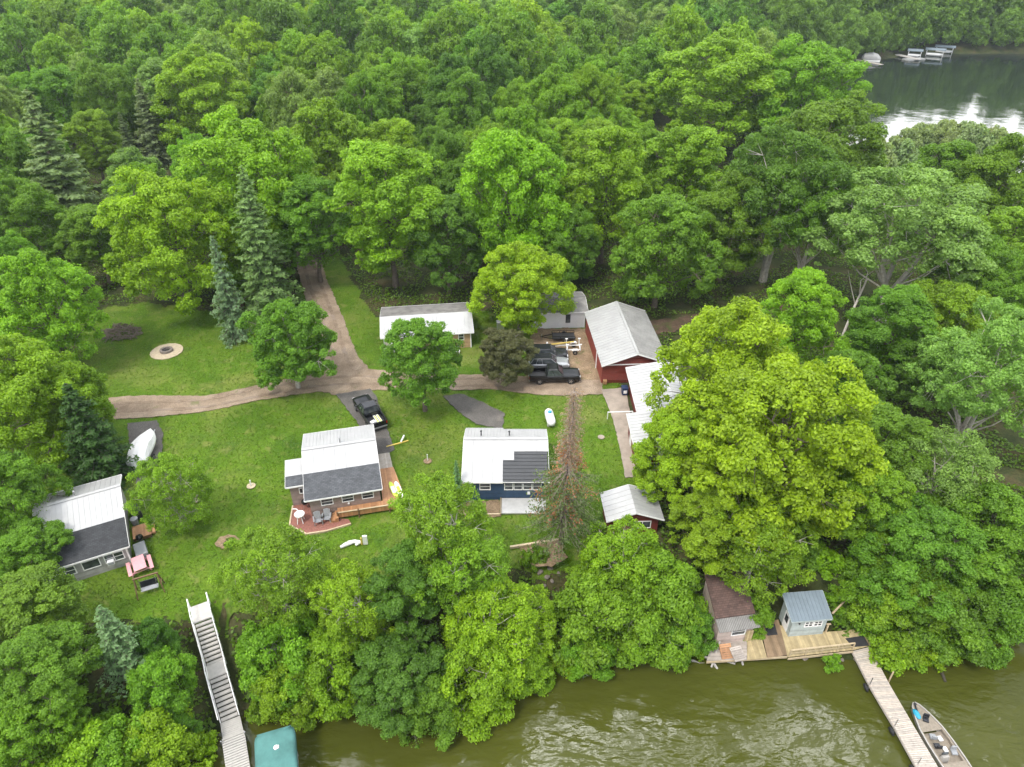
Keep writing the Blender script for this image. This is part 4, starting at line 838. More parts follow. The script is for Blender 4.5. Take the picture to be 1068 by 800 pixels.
t = thing('covered_grill', 'black covered gas grill by the back corner of the grey cabin', 'grill', CM @ Vector((6.85, 6.1, LW)), cr+.2); build('cover', MB().box(-.4, .4, -.75, .75, .05, .85, 'black_plastic', .03, .05).box(-.33, .33, -.45, .45, .852, 1.15, 'black_plastic', .14, .08), t, bev=.05); build('wheel', MB().lathe([(.1, -.05), (.1, .05)], 'rubber', (.3, -.6, .1), 12, 'Y'), t)
# fire pit
p = G(174,367,0); t = thing('fire_pit', 'round stone fire pit on its sand circle in the upper lawn', 'fire pit', (p.x, p.y, .08))
n = 40; build('sand_circle', MB().poly([(1.95*(1+.02*math.sin(i*3.1))*math.cos(2*math.pi*i/n), 1.95*(1+.02*math.sin(i*2.3))*math.sin(2*math.pi*i/n)) for i in range(n)], -.05, .04, 'sand'), t)
m = MB()
for k in range(14):
    a0, a1 = 2*math.pi*(k+.06)/14, 2*math.pi*(k+.94)/14; q = [(r_*math.cos(a_), r_*math.sin(a_)) for r_, a_ in ((.5, a0), (.78, a0), (.78, a1), (.5, a1))]
    m.hexa([(x, y, .04) for x, y in q], [(x, y, .32+random.uniform(-.02, .02)) for x, y in q], 'stone')
build('stone_ring', m, t); build('ash_bed', MB().lathe([(.52, .041), (.3, .08), (.05, .1)], 'ash', n=16), t)
# brush pile
p = G(126,349,0); t = thing('brush_pile', 'heap of grey cut branches at the edge of the upper lawn', 'brush pile', (p.x, p.y, LW)); m = MB()
for k in range(170):
    a_ = random.uniform(0, 6.28); rr = random.random()**.6; x, y = 2.3*rr*math.cos(a_), 1.5*rr*math.sin(a_); z = max(.05, (1-rr)*1.1*random.uniform(.3, 1)); L = random.uniform(.6, 1.7); th = random.uniform(0, 6.28); el = random.uniform(-.25, .25)
    e = Vector((math.cos(th)*math.cos(el), math.sin(th)*math.cos(el), math.sin(el)))*L/2; c_ = Vector((x, y, z)); m.tube([c_-e, c_+Vector((random.uniform(-.1, .1), random.uniform(-.1, .1), .05)), c_+e], [random.uniform(.02, .06), random.uniform(.02, .05), .012], 'dead_wood', 5)
build('branches', m, t); t.scale = (1.15, 1.2, 1.7)
# well pads, stumps
t = thing('lawn_marker', 'pale stone disc with a short white pipe on the lawn left of the brown house', 'well cap', G(262,507,LW)); build('disc', MB().lathe([(.42, 0), (.42, .06), (.3, .08)], 'sand', n=18), t); build('pipe', MB().tube([(0, 0, .05), (.02, .0, .75)], .06, 'white_plastic'), t)
t = thing('lawn_marker', 'pale stone disc with a small block near the light green sapling', 'well cap', G(206,521,LW)); build('disc', MB().lathe([(.42, 0), (.42, .06), (.3, .08)], 'concrete', n=18), t); build('block', MB().box(-.12, .12, .12, .38, .06, .3, 'stone'), t)
t = thing('lawn_marker', 'small brown pad with a white pipe between the brown house and navy cabin', 'well cap', G(446,481,LW)); build('disc', MB().lathe([(.42, 0), (.42, .05), (.3, .06)], 'packed_dirt', n=18), t); build('pipe', MB().tube([(0, .1, .05), (0, .1, .8)], .05, 'white_plastic'), t)
tag(build('stepping_stone', MB().lathe([(.36, 0), (.36, .05), (.3, .07)], 'concrete', G(627,456,LW), 16)), 'round pale stepping stone in the lawn between navy cabin and concrete walk', 'stone')
t = thing('tree_stump_bed', 'ring of bark mulch with one small green shrub on the lower lawn', 'flower bed', G(237,565,LW)); build('mulch', MB().poly([(1.0*math.cos(i*.35)*(1+.1*math.sin(i*2)), .8*math.sin(i*.35)*(1+.1*math.sin(i*3))) for i in range(18)], -.02, .05, 'packed_dirt'), t)
a, b_ = G(403,466,.1), G(426,459.5,.1); tag(build('lumber', MB().bar(a, b_, .14, .09, 'yellow_paint')), 'single yellow plank lying on the grass by the young maple trunk', 'plank')
a, b_ = G(418,461,.2), G(421.5,454,.5); tag(build('white_pipe', MB().tube([a, b_], .09, 'white_plastic')), 'short white pipe leaning over the yellow plank on the grass', 'pipe')
t = thing('water_toy', 'white folded inflatable and boards lying on the lawn below the cedar deck', 'inflatable', G(370,568,LW), .1); m = MB()
for a, c_, w_ in (((-1.2, -.3, .1), (-.2, .15, .12), .2), ((-.6, .25, .12), (.6, .1, .12), .18), ((.1, -.2, .1), (.5, .1, .15), .16)): m.tube([a, ((a[0]+c_[0])/2, (a[1]+c_[1])/2+.05, .14), c_], [w_*.6, w_, w_*.7], 'white_plastic')
build('tubes', m, t); build('upright_panel', MB().box(.75, 1.15, -.1, .05, 0, 1.0, 'white_plastic').box(.55, .68, -.1, .0, 0, .8, 'yellow_paint'), t)
# retaining timber and rocks
a, b_ = G(532,571,.15), G(584,563,.15); tag(build('retaining_timber', MB().bar(a, b_, .2, .25, 'treated_wood')), 'pale timber edging where the lawn meets the bank below the navy cabin', 'retaining wall')
RP = [(567,585),(574,588),(571,594),(579,582),(563,592),(576,596),(568,600),(583,590)]
for i, (x, y) in enumerate(RP):
    p = G(x, y, -.4); r_ = random.uniform(.14, .26); z = zt(p.x, p.y)
    bm = bmesh.new(); bmesh.ops.create_icosphere(bm, subdivisions=2, radius=r_)
    for v in bm.verts: v.co = Vector((v.co.x*1.2, v.co.y, v.co.z*.7))*(1+.18*math.sin(v.co.x*9/r_*.4+i)+.12*math.sin(v.co.y*7/r_*.4))
    me = bpy.data.meshes.new('bank_rock'); bm.to_mesh(me); bm.free(); me.materials.append(MATS['stone']); o = link('bank_rock', me, None, (p.x, p.y, z+.1), i); tag(o, 'grey brown rock on the bare bank below the navy cabin', 'rock', 'rocks on the bare bank')
for i in range(26):
    x = random.uniform(815, 960); p = G(x, 688+random.uniform(-2, 3), WZ); r_ = random.uniform(.12, .3); bm = bmesh.new(); bmesh.ops.create_icosphere(bm, subdivisions=2, radius=r_)
    for v in bm.verts: v.co = Vector((v.co.x*1.3, v.co.y, v.co.z*.7))*(1+.2*math.sin(v.co.x*5/r_+i))
    me = bpy.data.meshes.new('shore_rock'); bm.to_mesh(me); bm.free(); me.materials.append(MATS['stone']); ys = float(np.interp(p.x, SX, SY)); o = link('shore_rock', me, None, (p.x, ys+random.uniform(-.3, .4), WZ+.05), i); tag(o, 'small stone at the waterline below the deck and dock', 'rock', 'stones at the waterline')
for px, py, dx, dy, lab in ((640,684,1.6,-.7,'grey fallen branch at the waterline left of the boathouse, nearest the rocks'),(598,696,1.3,-.9,'pale fallen branch dipping into the water below the rocks'),(712,688,1.5,-.3,'short grey fallen branch at the waterline touching the deck side'),(1012,676,1.2,-1.2,'bare fallen branch at the right end of the shore'),(322,741,1.4,-.8,'grey fallen branch at the waterline right of the boat lift')):
    a = G(px, py, WZ+.05); q = a+Vector((dx, dy, -.12)); m = MB().tube([a+Vector((-.5, .9, .35)), a, a.lerp(q, .5)+Vector((.1, .05, .12)), q], [.09, .08, .06, .02], 'driftwood', 7)
    for k in range(5): t_ = a.lerp(q, .15+.17*k); m.tube([t_, t_+Vector((random.uniform(-.5, .6), random.uniform(-.6, .2), random.uniform(.1, .45)))], [.03, .008], 'driftwood', 5)
    tag(build('fallen_branch', m), lab, 'branch')
# bits by the red house
t = thing('garbage_can', 'dark blue wheeled bin with white front against the red house wall', 'garbage can', G(651,411,.13), .1); build('can', MB().box(-.3, .3, -.32, .32, .05, .95, 'navy_plastic', -.04, -.04).box(-.2, .2, -.37, -.33, .3, .7, 'white_plastic'), t, bev=.02); build('lid', MB().box(-.36, .36, -.38, .38, .952, 1.03, 'navy_plastic', .04, .04), t)
t = thing('firewood_stack', 'small stack of split wood leaning on the red garage front', 'firewood', G(631,399,.1)); m = MB()
for k in range(9): m.bar((-.2+.15*(k % 3), -.45, .1+.16*(k//3)), (-.2+.15*(k % 3), .0, .1+.16*(k//3)), .13, .13, 'firewood')
build('logs', m, t)
t = thing('clothes_pole', 'white horizontal pipe across the concrete walk on two short posts', 'rail', G(644,437,.13)); build('rail', MB().tube([(-1.1, 0, .9), (1.6, .1, .95)], .06, 'white_plastic'), t)
for x in (-1.1, 1.6): build('post', MB().tube([(x, .03, 0), (x, .05, .92)], .05, 'white_plastic'), t)
t = thing('utility_box', 'grey utility cabinet on the grass beside the tan cabin', 'utility box', G(522,346,LW), .05); build('cabinet', MB().box(-.45, .45, -.35, .35, 0, 1.5, 'grey_plastic'), t, bev=.02); build('lid', MB().box(-.5, .5, -.4, .4, 1.503, 1.58, 'grey_plastic', .05, .05), t); build('door', MB().box(-.38, .38, -.375, -.353, .12, 1.38, 'steel'), t)
t = thing('porch_bench', 'white bench with dark cushions by the front wall of the tan cabin', 'bench', G(474,369,LW), R_(7.5)); build('seat', MB().box(-.7, .7, -.25, .25, .4, .46, 'white_trim'), t); build('backrest', MB().box(-.7, .7, .2, .26, .46, .95, 'white_trim'), t); build('cushion', MB().box(-.6, .6, -.22, .18, .462, .56, 'charcoal_paint'), t)
for x in (-.6, .6): build('leg', MB().box(x-.04, x+.04, -.22, .22, 0, .4, 'white_trim'), t)
t = thing('garbage_can', 'dark green bin at the left end of the tan cabin', 'garbage can', G(403,377,LW)); plain('dark_green', (.02, .09, .07), .5); build('can', MB().lathe([(.24, 0), (.3, .85)], 'dark_green', n=18), t); build('lid', MB().lathe([(.33, .852), (.33, .92), (.12, .98)], 'dark_green', n=18), t)

# ------------------------------------------------------------------ far bay boats
t = thing('far_dock', 'narrow grey dock reaching into the far bay below the covered pontoon', 'dock', (0, 0, 0)); a, b_ = G(884,60.5,-4.9), G(920,67.5,-4.9)
build('planks', MB().bar(a, b_, 1.9, .15, 'weathered_boards'), t)
for k in range(4): p = a.lerp(b_, k/3); build('pile', MB().tube([(p.x, p.y, -8), (p.x, p.y, -4.98)], .1, 'wet_wood'), t)
t = thing('covered_pontoon', 'boat under a pale rounded cover beside the narrow far dock', 'boat', G(908,63.5,WZ), R_(-20)); m = MB(); secs = []
for x, w, z in ((-3.6, .8, 1.6), (-3.0, 1.25, 2.6), (-1.5, 1.4, 3.1), (.5, 1.4, 3.2), (2.2, 1.35, 2.7), (3.3, 1.0, 1.8), (3.7, .5, 1.3)): secs.append((x, [(w*.9, .5), (w, .8), (w, z*.6), (w*.75, z*.88), (w*.25, z)]))
loft(m, secs, 'pale_metal'); build('cover', m, t, smooth=False); build('hull', MB().box(-3.5, 3.5, -1.2, 1.2, -.3, .5, 'white_plastic', 0, 0), t)
for i, (px, py, lab) in enumerate(((953,59.5,'boat lift in the far bay with blue grey canopy, nearest the pale float'), (974,58.5,'boat lift in the far bay with long grey canopy, middle of three'), (984,55.5,'boat lift in the far bay with grey canopy, farthest to the right'))):
    t = thing('boat_lift', lab, 'boat lift', G(px, py, WZ), R_(-28), 'boat lifts in the far bay'); s_ = .75 if i == 0 else 1; m = MB()
    secs = [(x, [(1.6, 2.4), (1.6, 2.7), (1.2, 3.05), (.5, 3.2)]) for x in (-4*s_, 0, 4*s_)]; loft(m, secs, 'slate_metal'); build('canopy', m, t)
    for x in (-3.2*s_, 3.2*s_):
        for y in (-1.4, 1.4): build('post', MB().tube([(x, y, -3), (x, y, 2.5)], .1, 'white_plastic'), t)
    m = MB(); loft(m, [(-3.0*s_, [(1.0, .3), (1.1, .7), (1.0, 1.2), (.5, 1.3)]), (1.8*s_, [(1.0, .3), (1.1, .7), (1.0, 1.2), (.5, 1.3)]), (3.0*s_, [(.3, .7), (.4, .8), (.4, 1.2), (.2, 1.25)])], 'white_plastic'); build('hull', m, t)
    build('side_beam', MB().bar((-3.3*s_, -1.4, .9), (3.3*s_, -1.4, .9), .15, .2, 'white_plastic').bar((-3.3*s_, 1.4, .9), (3.3*s_, 1.4, .9), .15, .2, 'white_plastic'), t)
a, b_ = G(934,56.5,-4.9), G(958,62,-4.9); tag(build('far_dock', MB().bar(a, b_, 2.6, .3, 'composite_boards')), 'long pale dock leading to the lifts in the far bay', 'dock'); tag(build('swim_float', MB().bar(G(944,62.5,-5.2), G(962,61,-5.2), 3.4, .5, 'pale_metal')), 'flat white float moored beside the far lifts', 'float')

# ------------------------------------------------------------------ trees
def unit(a): return a/np.maximum(np.linalg.norm(a, axis=-1, keepdims=True), 1e-9)
def leaves(cen, nor, size, tint, asp=.62):
    n = len(cen); t = unit(np.cross(nor, RNG.normal(size=(n, 3)))); b = np.cross(nor, t); s = (size*RNG.uniform(.7, 1.3, n))[:, None] if np.isscalar(size) else size[:, None]
    fold = nor*s*.16
    co = np.stack([cen-t*s*.5, cen+b*s*asp*.5+fold*.5-t*s*.06, cen+t*s*.5-fold*.4, cen-b*s*asp*.5+fold*.5-t*s*.06], 1).reshape(-1, 3)
    return co, np.arange(4*n).reshape(n, 4), tint
def limb_mesh(segs, mat, n=7):
    mb = MB()
    for pts, rad in segs: mb.tube(pts, rad, mat, n, False)
    me = bpy.data.meshes.new('trunk'); me.from_pydata(mb.v, [], mb.f); me.materials.append(MATS[mat]); me.polygons.foreach_set('use_smooth', [True]*len(me.polygons)); return me
def broadleaf(seed, R, H, cb, lobes, cl, nl, leaf, stems=1, bark='bark', crad=.62, shape=1.0, droop=0.0, sparse=0.0, trunk_r=None):
    """crown: lobes carried by limbs, each lobe a set of leaf clumps; H height, cb crown base as share of H"""
    r = np.random.default_rng(seed); zb = H*cb; hc = H-zb; L = []; segs = []; tr = trunk_r or R*.05
    stem_pts = []
    for k in range(stems):
        a = 2*math.pi*k/stems+r.uniform(0, 1); sp = (0 if stems == 1 else R*.42); top = np.array([math.cos(a)*sp, math.sin(a)*sp, H*.82])
        P = [np.array([math.cos(a)*.15*(stems > 1), math.sin(a)*.15*(stems > 1), -.4])]
        for q in (.12, .3, .55, .8, 1.0): P.append(np.array([top[0]*q**1.3, top[1]*q**1.3, top[2]*q])+np.append(r.normal(size=2)*R*.025, 0)*(q > .2))
        segs.append((P, [tr*1.5, tr*1.05, tr*.9, tr*.7, tr*.42, tr*.15])); stem_pts.append(P)
    for i in range(lobes):
        f = (i+.5)/lobes; ph = i*2.39996+r.uniform(-.35, .35); t = f**.85                      # t: 0 bottom of crown, 1 top
        prof = (math.sin(math.pi*min(1, .16+.84*t)*.5*2*.5+0.0) if False else math.sqrt(max(0, 1-((t-.36)/.66)**2)))*shape
        rad = R*prof*r.uniform(.52, .88)*(.35 if t > .93 else 1); z = zb+hc*(.10+.78*t)+r.uniform(-.04, .04)*hc
        L.append((np.array([rad*math.cos(ph), rad*math.sin(ph), z]), R*r.uniform(.20, .42)))
        P = stem_pts[i % stems]; q = P[min(4, 2+int(t*2.6))]; e = L[-1][0]; mid = (q+e)/2+np.array([0, 0, -.08*R]); segs.append(([q, mid, e*.97+q*.03], [tr*.38, tr*.25, tr*.07]))
    C = []; N = []; T = []
    ctr = np.array([0, 0, zb+hc*.42])
    for c, lr in L:
        ou = unit((c-ctr)[None])[0]; base = r.uniform(.25, .75)
        for k in range(cl):
            d = unit((r.normal(size=3)+.75*ou+np.array([0, 0, .35]))[None])[0]
            if sparse and r.random() < sparse: continue
            cc = c+d*lr*r.uniform(.75, 1.12)*np.array([1, 1, .85]); cr_ = crad*(.5+1.0*r.random()**1.8); n = int(nl*(cr_/crad)**2)
            v = unit(r.normal(size=(n, 3))+.30*d+np.array([0, 0, .25])); rr_ = (r.uniform(.25, 1.0, n)**.6+.35*(r.random(n) < .12)*r.random(n))[:, None]
            pos = cc+v*rr_*cr_*np.array([1.0, 1.0, .72]); pos[:, 2] -= droop*np.hypot(pos[:, 0]-cc[0], pos[:, 1]-cc[1])**1.3
            C.append(pos); N.append(unit(v*.75+np.array([0, 0, .55])+.55*r.normal(size=(n, 3)))); T.append(np.clip(base*.55+.45*r.uniform(.1, .9)+r.normal(size=n)*.16, 0, 1))
            if k % 4 == 0: segs.append(([c*.75+np.array(segs[0][0][3])*.25 if False else c, cc], [tr*.1, tr*.04]))
    # filling twigs and leaves inside the crown, and strays at the rim
    n = int(nl*lobes*1.6); u = unit(r.normal(size=(n, 3))); rad = r.uniform(.35, .95, n)[:, None]; pos = ctr+u*rad*np.array([R*.8*shape, R*.8*shape, hc*.5]); C.append(pos); N.append(unit(u+r.normal(size=(n, 3)))); T.append(r.uniform(.2, .6, n))
    C = np.concatenate(C); N = np.concatenate(N); T = np.concatenate(T)
    co, q, tt = leaves(C, N, leaf, T); return raw_mesh(co, q, 'leaf', tt, False, 'crown'), limb_mesh(segs, bark)
def conifer(seed, R, H, whorls, per, sprays, bark='bark', bare=0.0, lean=.0, needle=.42, dens=46):
    r = np.random.default_rng(seed); segs = [([(0, 0, -.4), (0, 0, H*.3), (0, 0, H*.7), (0, 0, H)], [R*.085, R*.065, R*.03, .012])]; C = []; N = []; T = []
    for w in range(whorls):
        t = (w+.4)/whorls; z = H*(.04+.95*t); bl = R*(1-t)**.8*r.uniform(.85, 1.12)+.10; zw = z
        for k in range(per):
            a = 2*math.pi*k/per+w*1.3+r.uniform(-.25, .25); b = bl*r.uniform(.6, 1.15); z = zw+r.uniform(-.6, .6)*H/whorls; dr = .28*(1-t)+.02
            d = np.array([math.cos(a), math.sin(a), 0]); p0 = np.array([0, 0, z+.12*b]); tip = p0+d*b+np.array([0, 0, -dr*b+.16*b*(t)]); mid = p0+d*b*.55+np.array([0, 0, -dr*b*.75])
            segs.append(([p0, mid, tip], [.03, .02, .006]))
            n = max(5, int(dens*b/1.6)); u = r.uniform(.12, 1.04, n)[:, None]; pos = p0*(1-u)**2+2*u*(1-u)*mid+u*u*tip
            s = np.cross(d, [0, 0, 1]); wid = .34*b*(1-u*.75)*(.25+u)+.05
            pos = pos+s*r.uniform(-1, 1, (n, 1))*wid+np.array([0, 0, -1])*r.uniform(0, .22, (n, 1))*wid*1.6
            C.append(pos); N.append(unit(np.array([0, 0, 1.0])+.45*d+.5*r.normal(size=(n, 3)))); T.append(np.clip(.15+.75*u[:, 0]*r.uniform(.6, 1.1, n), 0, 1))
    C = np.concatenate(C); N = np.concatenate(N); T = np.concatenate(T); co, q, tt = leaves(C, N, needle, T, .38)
    return raw_mesh(co, q, 'leaf', tt, False, 'crown'), limb_mesh(segs, bark, 5)
PROTO = {}
def proto(k, me, R, H): PROTO[k] = (*me, R, H)
for i in range(4): proto('maple%d' % i, broadleaf(20+i, 6, 13.5, .14, 24, 19, 165, .255, shape=[1, .95, 1.0, .92][i], crad=.66), 6, 13.5)
for i in range(3): proto('tall%d' % i, broadleaf(40+i, 5.2, 15.5, .20, 26, 17, 150, .25, shape=.92, crad=.60), 5.2, 15.5)
proto('ball', broadleaf(60, 4.4, 10.2, .17, 26, 17, 150, .21, shape=1.0, crad=.50, bark='pale_bark'), 4.4, 10.2)
for i in range(2): proto('loose%d' % i, broadleaf(70+i, 4.6, 11, .12, 26, 17, 85, .21, stems=2, crad=.55, droop=.25, sparse=.12, bark='pale_bark'), 4.6, 11)
proto('multi', broadleaf(80, 6.5, 15.5, .44, 22, 19, 150, .25, stems=3, crad=.66, bark='pale_bark', trunk_r=.27), 6.5, 15.5)
for i in range(4): proto('shrub%d' % i, broadleaf(90+i, 3.2, 5.2, -.10, 18, 16, 115, .20, stems=3, crad=.47, bark='pale_bark', trunk_r=.07, sparse=.05), 3.2, 5.2)
for i in range(2): proto('bush%d' % i, broadleaf(100+i, 1.5, 1.7, -.15, 8, 8, 60, .22, stems=3, crad=.34, bark='bark', trunk_r=.03), 1.5, 1.7)
for i in range(3): proto('far%d' % i, broadleaf(110+i, 6, 14.5, .12, 22, 13, 52, .48, crad=.85), 6, 14.5)
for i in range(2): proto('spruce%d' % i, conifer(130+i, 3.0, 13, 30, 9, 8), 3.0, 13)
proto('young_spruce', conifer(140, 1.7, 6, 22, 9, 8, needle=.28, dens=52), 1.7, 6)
print('proto leaf faces', {k: len(v[0].polygons) for k, v in PROTO.items()})
PAL = dict(Y=(.25,.375,.012), YB=(.215,.345,.015), B=(.175,.305,.017), M=(.135,.25,.019), D=(.098,.19,.020), P=(.20,.30,.06), DD=(.045,.10,.018), PURP=(.115,.115,.045), SP=(.175,.27,.09), GS=(.18,.245,.10), BS=(.17,.275,.12), W=(.25,.31,.12))
PLACED = []; NAMED = []
NAMES = dict(maple='broadleaf_tree', tall='broadleaf_tree', ball='maple_tree', loose='birch_tree', multi='broadleaf_tree', shrub='shrub', bush='bush', far='broadleaf_tree', spruce='spruce_tree', young='spruce_tree')
def stem_key(k): return k.split('_')[0].rstrip('0123456789')
def put(kind, x, y, R, H, col, label, cat, group=None, rz=None, tilt=None, base=None):
    me, tk, r0, h0 = PROTO[kind]; z = zt(x, y) if base is None else base
    t = link(NAMES[stem_key(kind)], None, None, (x, y, z-.05), random.uniform(0, 6.28) if rz is None else rz); t['label'] = label; t['category'] = cat
    if group: t['group'] = group
    if tilt: t.rotation_euler.x = tilt
    t.scale = (R/r0, R/r0, H/h0)
    tr = link('trunk', tk, t); cr_ = link('crown', me, t)
    c = PAL[col] if isinstance(col, str) else col; j = [random.uniform(.86, 1.02), random.uniform(.95, 1.08), random.uniform(.9, 1.1)]
    cr_.color = (c[0]*j[0]*1.0, c[1]*j[1], c[2]*j[2], 1); return t
def tree(px, py, w, kind, col, label, asp=1.12, cat='tree', group=None, zf=.56, hmax=24, mem=True, rz=None):
    """px, py: middle of the crown in the survey picture; w its width in pixels; asp: height over width"""
    H = 10.
    for _ in range(8):
        R = w/2/PPM(py, zf*H+zc_base(px, py)); H = min(hmax, 2*R*asp)
    p = G(px, py, zf*H+zc_base(px, py)); b = zt(p.x, p.y)
    for _ in range(4): p = G(px, py, zf*H+b); b = zt(p.x, p.y)
    b = max(b, WZ+.2)
    if mem: PLACED.append((p.x, p.y, R)); NAMED.append((px, py, w, p.y))
    return put(kind, p.x, p.y, R, H, col, label, cat, group, rz, None, b)
def zc_base(px, py): return -2.5 if py > 590 else 0
# ---- trees that stand alone or read singly
tree(302,357,90,'ball','M','round dense green maple standing by itself beside the gravel lane',1.15)
tree(439,376,84,'tall1','M','tall green maple between the pickup truck and the tan cabin',1.38)
tree(543,296,96,'maple2','Y','yellow green tree in front of the white shed and tan cabin',1.0)
tree(527,371,58,'ball','PURP','small purple brown leaved tree left of the parked cars',1.12)
tree(180,510,70,'loose0','B','small fresh green tree on the lawn beside the covered boat',1.45)
tree(462,552,98,'loose0','B','tall feathery green tree standing left of the navy cabin front',1.42)
for px, py, w, k, c, lab, asp in ((271,266,66,'spruce0','SP','tall grey green spruce behind the round maple, larger of the pair',2.35),(237,313,40,'young_spruce','BS','slim blue green spruce beside the larger grey one by the gravel track',3.0),(62,190,84,'spruce1','GS','grey green spruce at the far left edge of the woods',1.9),(158,138,40,'spruce0','GS','grey spruce top rising from the woods, larger of the two beside the yellow green maples',2.2),(134,152,26,'spruce1','GS','grey spruce top, smaller of the two beside the yellow green maples',2.2),(95,462,74,'spruce1','DD','dark spruce squeezed between the left maples and the grey cabin',1.7),(122,672,54,'young_spruce','BS','young blue spruce on the bank between the shrubs and the long stair',1.75),(477,508,18,'young_spruce','BS','narrow blue spruce rising beside the navy cabin wall',3.4)):
    tree(px, py, w, k, c, lab, asp, zf=.4)
BIG = [
 (175,248,128,'maple0','Y','yellow green maple behind the upper lawn, nearer the left',1.15),(258,198,140,'maple1','YB','yellow green maple rising above the two spruces behind the upper lawn',1.15),
 (46,325,105,'maple3','YB','leafy maple at the left edge above the dark spruce',1.25),(28,415,125,'maple2','YB','wide maple filling the left edge beside the lane end',1.2),(72,425,80,'maple1','B','maple overhanging the lane end behind the dark spruce',1.3),(8,520,95,'maple0','M','maple at the left edge leaning over the grey cabin roof',1.2),(32,575,70,'tall0','M','bushy tree against the left end of the grey cabin',1.1),
 (215,105,95,'maple2','YB','light green round tree deep in the woods, above the paired maples',1.1),
 (405,218,118,'tall0','YB','bright lobed tree in the front row of the woods above the track',1.35),(345,170,105,'maple3','B','broad tree left of the front row above the gravel track',1.2),(325,235,90,'tall2','M','tree overhanging the gravel track where it enters the woods',1.3),
 (532,208,122,'maple1','YB','broad domed tree in the middle of the front row of the woods',1.3),(466,250,80,'tall1','D','darker tree between the two bright front row trees',1.4),(632,198,98,'tall2','YB','upright tree of the front row above the white shed',1.5),(590,255,70,'maple0','M','low dark tree between white shed and domed tree',1.2),
 (690,258,108,'maple0','M','deep green tree behind the red garage',1.15),(760,235,95,'maple3','M','mid green tree over the back road',1.2),(812,215,118,'multi','D','dark crown on three pale bare stems above the back road',1.3),
 (930,348,88,'tall0','M','green tree low down between the pale leaning trunks and the right edge',1.3),(988,338,92,'maple1','B','rounded green tree above the large pale one at the right edge',1.15),(1012,285,84,'maple2','M','mid green tree left of the right edge, under the dark bay tree',1.2),(962,385,72,'maple0','D','dark understorey tree in the shade of the right woods',1.1),
 (100,250,74,'tall0','M','green tree at the back of the upper lawn beside the far left spruce',1.2),(22,228,84,'maple2','M','green tree at the left edge below the far left spruce',1.2),(10,280,64,'maple0','B','green tree at the left edge above the wide maple',1.2),
 (845,238,84,'multi','M','green crown on a straight grey stem right of the dark three stemmed one',1.5),
 (712,185,95,'tall0','B','bright upright tree behind the deep green one',1.3),(940,256,160,'multi','P','wide pale crown on leaning pale twin stems at the right',1.0),
 (755,95,132,'maple2','YB','large light tree below the far shore, left of the bay',1.15),(838,100,110,'maple1','B','tree standing against the water of the far bay',1.15),(860,165,120,'maple0','M','tree below the bay, left of the reed bed',1.1),
 (1040,204,105,'maple3','M','dark tree at the right edge under the bay water',1.2),(1050,262,90,'tall1','B','tree at the right edge beside the wide pale crown',1.2),(985,196,92,'tall2','M','tree beside the reed bed below the bay',1.2),
 (1022,405,130,'multi','P','large pale green tree filling the right edge midway down',1.3),(1062,330,80,'maple2','M','green tree at the right edge above the large pale one',1.3),
 (769,400,154,'maple3','Y','huge yellow green maple overhanging the white roof of the red house, its rear half',1.2),(815,465,185,'maple0','Y','huge yellow green maple, its front half nearer the lake',1.15),(710,472,96,'maple2','Y','yellow green maple limbs spreading left over the red house roof',1.2),
 (920,470,90,'tall0','M','green tree right of the huge yellow maple',1.35),(896,518,100,'maple1','B','leafy tree on the bank below the huge yellow maple',1.1),
 (792,548,108,'loose0','B','loose crowned tree with pale branches above the boathouse',1.15),(746,546,90,'tall2','YB','tree between the red shed and the boathouse',1.1),
 (955,565,120,'maple2','M','spreading bank tree right of the blue shed',1.0),(1030,555,130,'maple3','M','dark bank tree at the right edge of the shore',1.0),(985,500,100,'loose1','P','soft pale tree above the right bank',1.2),(930,586,84,'shrub0','B','low leafy shrub mass directly behind the blue shed',.85),
 (880,405,78,'tall1','M','green tree behind the huge yellow maple, by the bare leaning trunks',1.3),
]
for a in BIG: tree(*a)
